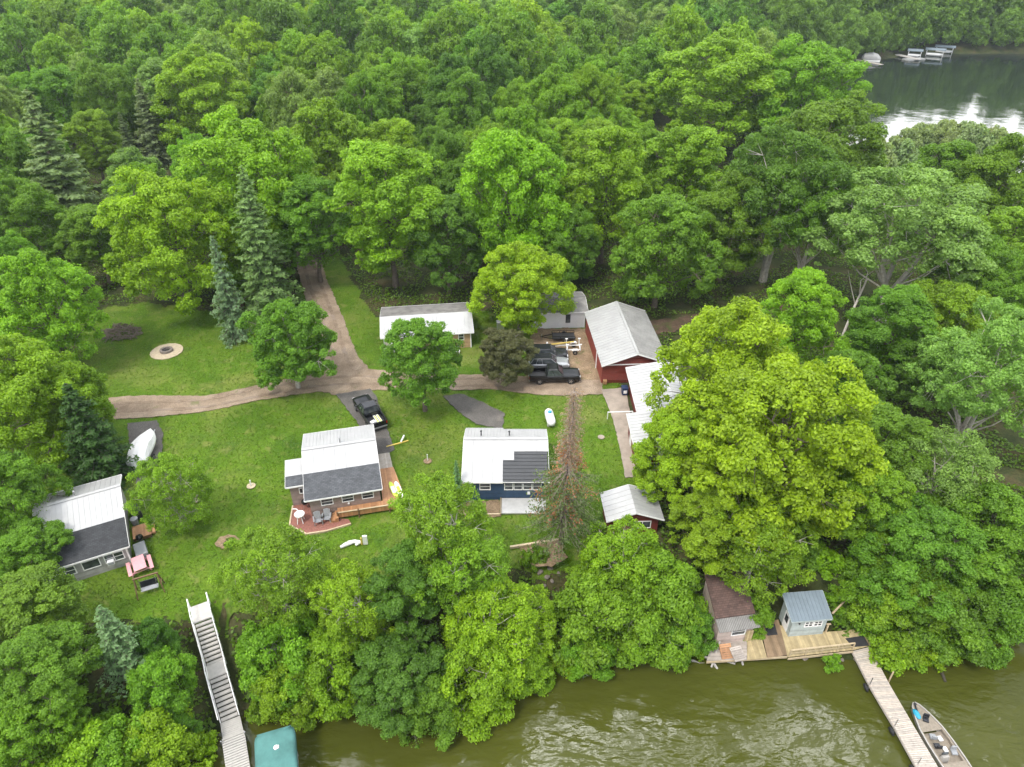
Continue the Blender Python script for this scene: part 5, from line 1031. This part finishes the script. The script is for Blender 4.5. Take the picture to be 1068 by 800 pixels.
BANK = [
 (482,596,92,'loose0','B','feathery tree on the bank just below the tall feathery one',1.2),(546,642,72,'loose1','YB','feathery light tree at the bank edge left of the rocks',1.2),(626,616,66,'loose0','YB','thin bright tree on the bank right of the rocks',1.2),
 (290,605,92,'loose0','B','light green loose tree right of the top of the stair',1.2),(292,675,88,'shrub1','B','shrub on the bank right of the long stair, upper',1.0),(300,712,72,'shrub2','YB','shrub on the bank beside the stair foot',1.0),
 (365,632,82,'loose0','YB','bright yellow green tree on the bank below the cedar deck',1.35),(345,690,85,'shrub0','YB','yellow green shrub hanging over the shore below the bright tree',1.0),(425,615,80,'tall0','D','dark slim tree behind the shore bushes',1.3),
 (415,700,110,'maple1','D','dark broad leaved tree leaning over the water',.85),(450,735,75,'shrub3','M','dark green shrub overhanging the water at the lowest point',.9),(515,648,104,'loose1','Y','yellow green tree on the bank below the navy cabin',1.1),(500,700,95,'shrub2','YB','bright shrub over the water left of the glare patch',1.0),(545,685,70,'shrub1','YB','small bright shrub at the shore right of the yellow green tree',.9),
 (645,580,106,'loose1','YB','loose yellow green tree in front of the red shed',1.1),(620,640,105,'shrub0','B','bright shrub mass on the bank below the rocks',1.0),(690,620,100,'shrub3','B','bright shrub left of the boathouse roof',1.0),(610,680,60,'shrub2','B','low shrub dipping into the water below the rocks',.85),(660,645,85,'shrub1','B','rounded shrub between the rocks and the boathouse',.95),(715,650,60,'shrub2','M','shrub touching the left wall of the boathouse',1.0),
 (38,700,100,'maple2','M','large green tree at the lower left corner bank',.95),(20,760,110,'maple0','B','tree cut by the lower left corner',1.0),(112,760,95,'shrub1','B','light shrub near the lower left shore',1.0),(168,716,66,'shrub0','B','bright shrub left of the long stair',1.0),(160,770,95,'shrub3','YB','yellowish shrub over the shore left of the stair foot',.9),(172,738,50,'shrub2','M','small shrub tucked under the stair',1.0),(30,640,100,'tall1','M','green tree below the left end of the grey cabin',.95),(95,790,110,'shrub0','YB','shrub at the bottom edge left of the stair dock',.9),(160,664,40,'shrub3','D','dark shrub right of the young blue spruce',1.1),
 (940,612,88,'shrub1','B','leafy shrub on the bank right of the broken post',.8),(985,640,90,'shrub2','M','shrub above the sunken log',.85),(1040,625,95,'shrub3','M','shrub at the right end of the shore',.85),(914,646,30,'bush0','YB','low yellow green plant clump beside the black mat',.8),(950,672,44,'bush1','YB','low bright plants at the waterline right of the dock',.7),(968,648,44,'shrub0','YB','bright low shrub behind the waterline plants',.8),(926,668,34,'bush0','B','low green plants right of the black mat',.8),
 (792,612,44,'shrub2','B','leafy shrub between the boathouse and the blue shed',1.0), (888,640,26,'bush0','YB','bright plants behind the plank deck right of the blue shed',.7),
 (240,566,12,'bush1','M','one small dark shrub in the mulch ring',1.0),(868,693,22,'bush1','B','tuft of bright plants under the deck railing',.45),
 (562,578,20,'bush0','M','small dark bush at the timber edging, nearer the navy cabin deck',1.1),(551,582,18,'bush1','B','small bush at the left end of the bare bank',1.1),
]
for a in BANK: tree(*a, cat='tree' if a[3][:4] in ('mapl','tall','loos') else 'shrub')
WL = [(925,690),(938,693),(968,690),(985,684),(1008,676),(1030,668),(1052,660),(560,702),(578,694),(640,677),(668,673),(700,678),(722,684),(395,742),(330,738),(305,742),(270,748),(205,775)]
for i, (px, py) in enumerate(WL):
    tree(px+random.uniform(-4, 4), py-random.uniform(6, 14), random.uniform(26, 42), 'bush%d' % (i % 2), ['YB', 'B', 'Y'][i % 3], 'low leafy bush hanging over the waterline of the near bank', .75, 'shrub', 'low bushes along the near waterline')
for i, (x, y, q) in enumerate(((22.2, 42.9, 1.5), (23.8, 43.0, 1.3), (25.4, 43.2, 1.6), (27.0, 42.8, 1.5), (28.2, 41.5, 1.3), (28.6, 40.1, 1.1), (29.6, 41.0, 1.5), (21.4, 43.6, 1.5))):
    put('bush%d' % (i % 2), x, y, q, q*1.1, ['YB', 'B', 'M'][i % 3], 'leafy bush on the slope right behind the blue shed and its deck', 'shrub', 'bushes on the slope behind the blue shed')
# reed bed by the bay
for i in range(16):
    px = 905+i*8.5+random.uniform(-4, 4); py = 155+abs(i-8)*1.2+random.uniform(-4, 6); tree(px, py, random.uniform(30, 40), 'bush%d' % (i % 2), 'W', 'pale willow bush in the strip along the near edge of the far bay', .9, 'shrub', 'pale willow bushes along the far bay')

# dead spruce
def dead_spruce():
    p = G(585,567,0); t = thing('dead_spruce', 'half dead spruce with bare brown top and rusty twigs beside the navy cabin', 'tree', (p.x, p.y, -.05), .4); r = np.random.default_rng(5); H = 16.4
    t.rotation_euler = (0, .03, .4); segs = [([(0, 0, -.4), (.05, 0, 4), (0, .05, 8), (0, 0, H)], [.24, .19, .11, .02])]; tw = []; G1 = [[], [], []]; G2 = [[], [], []]; G3 = [[], [], []]
    for w in range(46):
        f = (w+.3)/46; z = H*(.13+.86*f); bl = (3.9*(1-f)**.75 if f < .5 else .6+1.7*(1-f)*1.05)*r.uniform(.8, 1.1)
        for k in range(8):
            a = 2*math.pi*k/8+w*1.1+r.uniform(-.3, .3); b = bl*r.uniform(.6, 1.15); d = np.array([math.cos(a), math.sin(a), 0]); p0 = np.array([0, 0, z]); tip = p0+d*b+np.array([0, 0, -.3*b]); mid = p0+d*b*.5+np.array([0, 0, -.2*b+.05]); tw.append(([p0, mid, tip], [.035, .022, .006]))
            for q in np.linspace(.3, .95, 5): s = p0*(1-q)**2+2*q*(1-q)*mid+q*q*tip; e = s+(d*.3+np.cross(d, [0, 0, 1])*r.choice([-1, 1])*.5+np.array([0, 0, r.uniform(-.35, .1)]))*.4*min(1.0, b*.6+.25); tw.append(([s, e], [.012, .004]))
            def spray(GG, n, lo, hi):
                u = r.uniform(lo, hi, n)[:, None]; pos = p0*(1-u)**2+2*u*(1-u)*mid+u*u*tip+r.normal(size=(n, 3))*.16; GG[0].append(pos); GG[1].append(unit(np.array([0, 0, .8])+.7*r.normal(size=(n, 3)))); GG[2].append(r.uniform(.1, .9, n))
            if f < .48 and r.random() < .95: spray(G1, int(26*b/1.6), .3, 1.05)
            if .2 < f < .66 and r.random() < .34: spray(G2, int(18*b/1.5), .3, 1.0)
            if f > .52: spray(G3, int(14*b/.8), .15, 1.0)
    link('trunk', limb_mesh(segs, 'bark', 9), t); plain('dead_twig', (.27, .22, .18), .95, 0, .3, 5); link('bare_branches', limb_mesh(tw, 'dead_twig', 4), t)
    for nm, GG, c, sz in (('green_needles', G1, (.12,.18,.055), .24), ('rusty_needles', G2, (.36,.16,.075), .24), ('brown_needles', G3, (.30,.21,.145), .18)):
        C, N, T = (np.concatenate(x) for x in GG); co, q, tt = leaves(C, N, sz, T, .4); o = link(nm, raw_mesh(co, q, 'leaf', tt, False, nm), t); o.color = (*c, 1)
dead_spruce()
# bare leaning trunks and dead snags seen between the crowns
for pts, lab, rd in (([(872,366,0),(892,318,4.5),(905,290,7)], 'pale leaning bare trunk right of the back road', .15), ([(905,395,0),(918,355,4),(925,330,6)], 'thin dark leaning trunk below the pale twin stems', .13)):
    P = [G(*p) for p in pts]; P[0].z -= .3
    t = MB().tube(P, [rd*1.2, rd, rd*.6], 'pale_bark' if rd != .28 else 'bark', 9); d = (P[-1]-P[0]).normalized()
    for k in range(3): q = P[1].lerp(P[2], k/3); t.tube([q, q+d*1.5+Vector((random.uniform(-1.4, 1.4), random.uniform(-.6, .6), .6)), q+d*3.2+Vector((random.uniform(-2.2, 2.2), random.uniform(-1, 1), 1.4))], [rd*.45, rd*.3, rd*.08], 'pale_bark', 6)
    tag(build('bare_tree', t, smooth=True), lab, 'trunk')

# ---- the wood behind
def clear(x, y, r):
    for a, b, c in PLACED:
        if (x-a)**2+(y-b)**2 < (.72*(r+c))**2: return False
    return True
CLEAR_B = [(-15.9, 76.8, 11, 9), (2, 82, 9, 8), (9, 69, 10, 15), (12, 51, 10, 19)]
def allowed(X, Y):
    a = np.array([X]); b = np.array([Y])
    if sdist(a, b, LAWN)[0] < 3.0 or sdist(a, b, BAY)[0] < 2.0: return False
    if Y < np.interp(X, SX, SY)+5: return False
    for rd in ROADS:
        if sdist(a, b, rd)[0] < 2.5: return False
    for x, y, w, d in CLEAR_B:
        if x-3 < X < x+w+3 and y-3 < Y < y+d+3: return False
    return True
def visible_x(Y): return .74*math.hypot(Y, 30)+14
r = np.random.default_rng(3); cand = []
Y = 46.
while Y < 640:
    sp = 9.6 if Y < 140 else 10.2+(Y-140)*.012; X = -visible_x(Y)
    while X < visible_x(Y): cand.append((X+r.uniform(-.38, .38)*sp, Y+r.uniform(-.38, .38)*sp, sp)); X += sp
    Y += sp*.92
far_list = []; ind = 0; LIMIT = 285
used = sum(1 for o in COL.objects if o.name.split('.')[0] == 'broadleaf_tree')
cols = ['YB', 'B', 'B', 'M', 'M', 'M', 'D', 'P']; words = dict(YB='light yellow green', B='bright green', M='mid green', D='deep green', P='pale grey green')
def zone(x, y):
    if y > 255 and x > 60: return 'on the far shore of the bay'
    if x < -40: return 'in the left part of the woods'
    if x > 45 and y < 170: return 'in the right woods below the bay'
    if y < 135: return 'in the front of the woods behind the cabins'
    return 'deep in the middle of the woods'
cand.sort(key=lambda c: c[1])
for X, Yc, sp in cand:
    rad = sp*.5*r.uniform(.85, 1.5)
    if not allowed(X, Yc): continue
    if not clear(X, Yc, rad): continue
    H = 2*rad*r.uniform(1.25, 1.75)
    # things hidden from the camera stay out: nothing is planted outside the view
    u = X/(Yc*CP+(CH-8)*SP)
    if abs(u) > .80: continue
    d0 = Yc*CP+CH*SP; bx_, by_ = 534+FP*X/d0, 400-FP*(Yc*SP-CH*CP)/d0
    if 690 < bx_ < 880 and 311 < by_ < 400: continue     # the open understorey beside the back road
    zc = zt(X, Yc)+H*.56; dc = Yc*CP+(CH-zc)*SP; ux, uy, uw = 534+FP*X/dc, 400-FP*(Yc*SP-(CH-zc)*CP)/dc, 2*rad*FP/dc
    if any(Yc < ny-1 and abs(ux-nx) < .42*(uw+nw) and abs(uy-nyp) < .42*(uw+nw) for nx, nyp, nw, ny in NAMED): continue     # leaves the marked trees standing clear in front
    zt_ = zt(X, Yc)+H; dep = Yc*CP+(CH-zt_)*SP; tx = 534+FP*X/dep; ty = 400-FP*(Yc*SP-(CH-zt_)*CP)/dep
    if Yc < 255 and tx > 868 and ty < 150: continue     # the shore strip along the bay carries only low bushes
    c = cols[int(r.integers(len(cols)))]
    if ind+used < LIMIT:
        if Yc < 175: kind = ['maple0','maple1','maple2','maple3','tall0','tall1','tall2'][int(r.integers(7))]
        else: kind = 'far%d' % r.integers(3)
        put(kind, X, Yc, rad, H, c, '%s tree %s' % (words[c], zone(X, Yc)), 'tree', 'broadleaf trees '+zone(X, Yc)); PLACED.append((X, Yc, rad*.72)); ind += 1
    else: far_list.append((X, Yc, rad, H, c))
print('individual', ind, 'used', used, 'far', len(far_list), 'reach', far_list[0][1] if far_list else None)
# the farther wood reads as one mass
def far_wood(lst):
    C = []; Q = []; T = []; n0 = 0
    for X, Yc, rad, H, c in lst:
        me, _, r0, h0 = PROTO['far%d' % r.integers(3)]; nv = len(me.vertices); co = np.empty(nv*3, np.float32); me.vertices.foreach_get('co', co); co = co.reshape(-1, 4, 3)
        keep = r.random(len(co)) < (.75 if Yc < 330 else .45); ti = np.empty(len(co), np.float32); me.attributes['tint'].data.foreach_get('value', ti); co = co[keep]; ti = ti[keep]
        if Yc >= 330: m = co.mean(1, keepdims=True); co = m+(co-m)*1.35
        a = r.uniform(0, 6.28); x, y = co[..., 0]*rad/r0, co[..., 1]*rad/r0
        p = np.stack([x*math.cos(a)-y*math.sin(a)+X, x*math.sin(a)+y*math.cos(a)+Yc, co[..., 2]*H/h0+zt(X, Yc)], -1); C.append(p.reshape(-1, 3)); T.append(np.clip(ti*.7+{'YB': .32, 'B': .22, 'M': .1, 'D': -.05, 'P': .15}[c], 0, 1)); Q.append(np.arange(len(co)*4).reshape(-1, 4)+n0); n0 += len(co)*4
    o = link('distant_woods', raw_mesh(np.concatenate(C), np.concatenate(Q), 'leaf', np.concatenate(T), False, 'distant_woods')); o['kind'] = 'stuff'; o['label'] = 'distant broadleaf woods at the top of the view, reading as one green mass'; o['category'] = 'woods'; o.color = (.14, .255, .026, 1)
FS = [G(x, y, WZ) for x, y in ((700,80),(860,72),(882,67),(935,60),(985,56),(1030,56),(1068,56),(1180,59))]
for a, b in zip(FS[:-1], FS[1:]):
    k = max(1, int((b-a).length/5.5))
    for i in range(k):
        p = a.lerp(b, (i+r.random())/k)+Vector((r.uniform(-1, 1), r.uniform(3, 7), 0)); far_list.append((p.x, p.y, r.uniform(3.2, 5), r.uniform(11, 16), ['M', 'D', 'D', 'B'][int(r.integers(4))]))
if far_list: far_wood(far_list)
# undergrowth on the forest floor and the bank
def undergrowth():
    n = 260000; yy = 24+(190-24)*r.random(n)**1.35; xx = (r.random(n)*2-1)*(.74*np.hypot(yy, 30)+10); ok = (sdist(xx, yy, LAWN) > .4) & (sdist(xx, yy, BAY) > 1) & (yy > np.interp(xx, SX, SY)+.35)
    for rd in ROADS: ok &= sdist(xx, yy, rd) > .5
    for x, y, w, d in CLEAR_B: ok &= ~((xx > x-.5) & (xx < x+w) & (yy > y-.5) & (yy < y+d))
    dk_ = np.array([[p.x, p.y] for p in pxpoly([(730,692),(825,690),(912,676),(900,645),(845,622),(735,622)], DZ)]); ok &= (sdist(xx, yy, dk_) > .1) | ((xx > 27.4) & (yy > 38.2))
    st_ = np.array([[p.x, p.y] for p in (T_[0]-sn, T_[0]+sn, T_[4]+sn+sd*3, T_[4]-sn+sd*3)]); ok &= sdist(xx, yy, st_) > .15
    rs_ = np.array([[7.2, 44.8], [13.2, 44.8], [13.2, 49], [7.2, 49]]); ok &= sdist(xx, yy, rs_) > .1
    gc = np.array([[(CM @ Vector(v)).x, (CM @ Vector(v)).y] for v in ((-.3, -.4, 0), (6.5, -.4, 0), (6.5, 9, 0), (-.3, 9, 0))]); ok &= sdist(xx, yy, gc) > .1
    bs = np.array([[p.x, p.y] for p in pxpoly([(555,575),(590,570),(590,600),(555,602)], -.5)]); ok &= sdist(xx, yy, bs) > .1
    nz = np.sin(xx*.7+1.7*np.sin(yy*.5))+np.sin(yy*.9+1.3*np.sin(xx*.4)); ok &= (nz > -.9)
    xx, yy, nz = xx[ok], yy[ok], nz[ok]; zz = ZT(xx, yy); hh = (.15+.45*np.clip(nz*.5+.5, 0, 1))*r.random(len(xx))
    C = np.stack([xx, yy, zz+.08+hh], 1); N = unit(np.array([0, -.1, 1.0])+.55*r.normal(size=(len(xx), 3))); co, q, tt = leaves(C, N, .36, np.clip(.25+.4*r.random(len(xx))+.2*(hh > .3), 0, 1))
    o = link('undergrowth', raw_mesh(co, q, 'leaf', tt, False, 'undergrowth')); o['kind'] = 'stuff'; o['label'] = 'low leafy undergrowth on the forest floor and the lake bank'; o['category'] = 'undergrowth'; o.color = (.10, .185, .014, 1)
undergrowth()

hz = build('haze', MB().box(-900, 900, -70, 900, -14, CH+6, 'lamp_glass')); hz['kind'] = 'stuff'; hz['label'] = 'thin pale summer haze over the lake and woods'; hz['category'] = 'haze'
hm = bpy.data.materials.new('haze'); hm.use_nodes = True; nt = hm.node_tree; nt.nodes.clear(); o_ = nt.nodes.new('ShaderNodeOutputMaterial'); pv = nt.nodes.new('ShaderNodeVolumePrincipled')
pv.inputs['Color'].default_value = (.80, .90, 1, 1); pv.inputs['Density'].default_value = HAZE; pv.inputs['Anisotropy'].default_value = .2; lk(nt, pv.outputs[0], o_.inputs['Volume']); hz.data.materials.clear(); hz.data.materials.append(hm)
def grass():
    n = 100000; lo, hi = LAWN.min(0), LAWN.max(0); xx = r.uniform(lo[0], hi[0], n); yy = r.uniform(lo[1], hi[1], n); keep = r.random(n) < np.clip((75/np.hypot(yy, 20))**2, 0, 1); xx, yy = xx[keep], yy[keep]
    ok = sdist(xx, yy, LAWN) < .4+wob(xx, yy)*.6
    for rd in ROADS: ok &= sdist(xx, yy, rd) > -.4*r.random(len(xx))**2
    for x, y, w, d in ((-15.9, 76.8, 11, 7.5), (-4.2, 49.9, 7.3, 7.2), (11.8, 52, 9, 17)): ok &= ~((xx > x) & (xx < x+w) & (yy > y-.1) & (yy < y+d))
    for Mx, w0, w1, d0, d1 in ((CM, -.1, 6.2, -.1, 8.8), (HM, -2.1, 8.4, -2.2, 9)):
        inv = np.array(Mx.inverted()); lx = inv[0, 0]*xx+inv[0, 1]*yy+inv[0, 3]; ly = inv[1, 0]*xx+inv[1, 1]*yy+inv[1, 3]; ok &= ~((lx > w0) & (lx < w1) & (ly > d0) & (ly < d1))
    for px, py, rr_ in ((174, 367, 2.0), (262, 507, .45), (206, 521, .45)): q = G(px, py); ok &= np.hypot(xx-q.x, yy-q.y) > rr_
    ok &= sdist(xx, yy, np.array([[p.x, p.y] for p in pxpoly([(627,407),(653,405),(657,432),(664,498),(652,499),(647,470),(639,437)])])) > -.1
    xx, yy = xx[ok], yy[ok]; C = np.stack([xx, yy, ZT(xx, yy)+.09+.05*r.random(len(xx))], 1); N = unit(np.array([0, 0, 1.0])+.6*r.normal(size=(len(xx), 3)))
    pt_ = .5+.25*np.sin(xx*.55+2*np.sin(yy*.31))+.25*np.sin(yy*.8+1.7*np.sin(xx*.45)); co, q, tt = leaves(C, N, .21, np.clip(.30+.28*pt_+.16*r.random(len(xx)), 0, 1), .35)
    o = link('grass', raw_mesh(co, q, 'leaf', tt, False, 'grass')); o['kind'] = 'stuff'; o['label'] = 'short green grass of the lawns'; o['category'] = 'grass'; o.color = (.104, .178, .012, 1)
grass()
# ------------------------------------------------------------------ light, sky, camera
SUN_EL, SUN_AZ = R_(58), R_(215)       # azimuth measured clockwise from +Y: behind the camera, to the left
wd_ = bpy.data.worlds.new('World'); SC.world = wd_; wd_.use_nodes = True; nt = wd_.node_tree; bg = nt.nodes['Background']
sky = nt.nodes.new('ShaderNodeTexSky'); sky.sky_type = 'NISHITA'; sky.sun_disc = False; sky.sun_elevation = SUN_EL; sky.sun_rotation = SUN_AZ; sky.air_density = 1.2; sky.dust_density = 2.0
tc = nt.nodes.new('ShaderNodeTexCoord'); mp = nt.nodes.new('ShaderNodeMapping'); mp.inputs['Scale'].default_value = (1, 1, 2.0); lk(nt, tc.outputs['Generated'], mp.inputs[0])
cn = nt.nodes.new('ShaderNodeTexNoise'); cn.inputs['Scale'].default_value = 2.4; cn.inputs['Detail'].default_value = 7; cn.inputs['Distortion'].default_value = .5; lk(nt, mp.outputs[0], cn.inputs['Vector'])
cf = ramp(nt, cn.outputs['Fac'], [(.34, (.35, .35, .35)), (.60, (1, 1, 1))]); cc = ramp(nt, cn.outputs['Fac'], [(.40, (.40, .41, .44)), (.52, (.72, .73, .76)), (.64, (1, 1, 1))])
sc_ = nt.nodes.new('ShaderNodeMix'); sc_.data_type = 'RGBA'; sc_.blend_type = 'MULTIPLY'; sc_.inputs[0].default_value = 1; lk(nt, cc, sc_.inputs[6]); sc_.inputs[7].default_value = (12, 12, 12.2, 1)

n2 = nt.nodes.new('ShaderNodeTexNoise'); n2.inputs['Scale'].default_value = 9; n2.inputs['Detail'].default_value = 5; lk(nt, tc.outputs['Generated'], n2.inputs['Vector'])
def bright_cloud(v, inner, outer, amount):
    dp = nt.nodes.new('ShaderNodeVectorMath'); dp.operation = 'DOT_PRODUCT'; lk(nt, tc.outputs['Generated'], dp.inputs[0]); dp.inputs[1].default_value = v.normalized()
    m0 = nt.nodes.new('ShaderNodeMapRange'); lk(nt, dp.outputs['Value'], m0.inputs[0]); m0.interpolation_type = 'SMOOTHSTEP'
    for q, w in enumerate((math.cos(R_(outer)), math.cos(R_(inner)), 0, amount), 1): m0.inputs[q].default_value = w
    return m0.outputs[0]
br = None
for v, a, b2, am in ((Vector((.06, .52, .86)), 2, 7.5, 1), (Vector((-.17, .50, .85)), 1, 6.5, .5), (Vector((.31, .56, .80)), 1.5, 7, .7), (Vector((.24, .42, .88)), 1, 5, .6)):
    o1 = bright_cloud(v, a, b2, am)
    if br is not None:
        ad = nt.nodes.new('ShaderNodeMath'); ad.operation = 'MAXIMUM'; lk(nt, br, ad.inputs[0]); lk(nt, o1, ad.inputs[1]); o1 = ad.outputs[0]
    br = o1
mu = nt.nodes.new('ShaderNodeMath'); mu.operation = 'MULTIPLY'; lk(nt, br, mu.inputs[0]); lk(nt, ramp(nt, n2.outputs['Fac'], [(.36, (.1, .1, .1)), (.56, (1, 1, 1))]), mu.inputs[1]); mu.use_clamp = True
class _o: pass
br = _o(); br.outputs = [mu.outputs[0]]
low = bright_cloud(Vector((.66, 1.03, .26)), 7, 18, .95)
lk(nt, mixc(nt, mixc(nt, mixc(nt, sky.outputs[0], sc_.outputs[2], cf), (16, 16, 16), low), (95, 94, 90), br.outputs[0]), bg.inputs['Color']); bg.inputs['Strength'].default_value = .10
sl = bpy.data.lights.new('Sun', 'SUN'); sl.energy = 1.15; sl.angle = R_(12); sl.color = (1, .955, .88); so2 = link('Sun', sl)
dirv = Vector((math.sin(SUN_AZ)*math.cos(SUN_EL), math.cos(SUN_AZ)*math.cos(SUN_EL), math.sin(SUN_EL))); so2.rotation_euler = dirv.to_track_quat('Z', 'Y').to_euler()
cam = bpy.data.cameras.new('Camera'); co_ = link('Camera', cam); co_.location = (0, 0, CH); co_.rotation_euler = (math.pi/2-PITCH, 0, 0); cam.sensor_width = 36; cam.lens = 36*FP/1068; cam.clip_end = 6000; cam.clip_start = .5; SC.camera = co_
SC.render.engine = 'CYCLES'; SC.view_settings.view_transform = 'Standard'; SC.view_settings.look = 'None'; SC.view_settings.exposure = 1.45; SC.view_settings.gamma = 1
SC.cycles.max_bounces = 6; SC.cycles.diffuse_bounces = 3; SC.cycles.glossy_bounces = 3; SC.cycles.transmission_bounces = 3; SC.cycles.transparent_max_bounces = 4; SC.cycles.use_denoising = True
SC.cycles.caustics_reflective = False; SC.cycles.caustics_refractive = False
try: SC.cycles.denoiser = 'OPENIMAGEDENOISE'
except Exception: pass
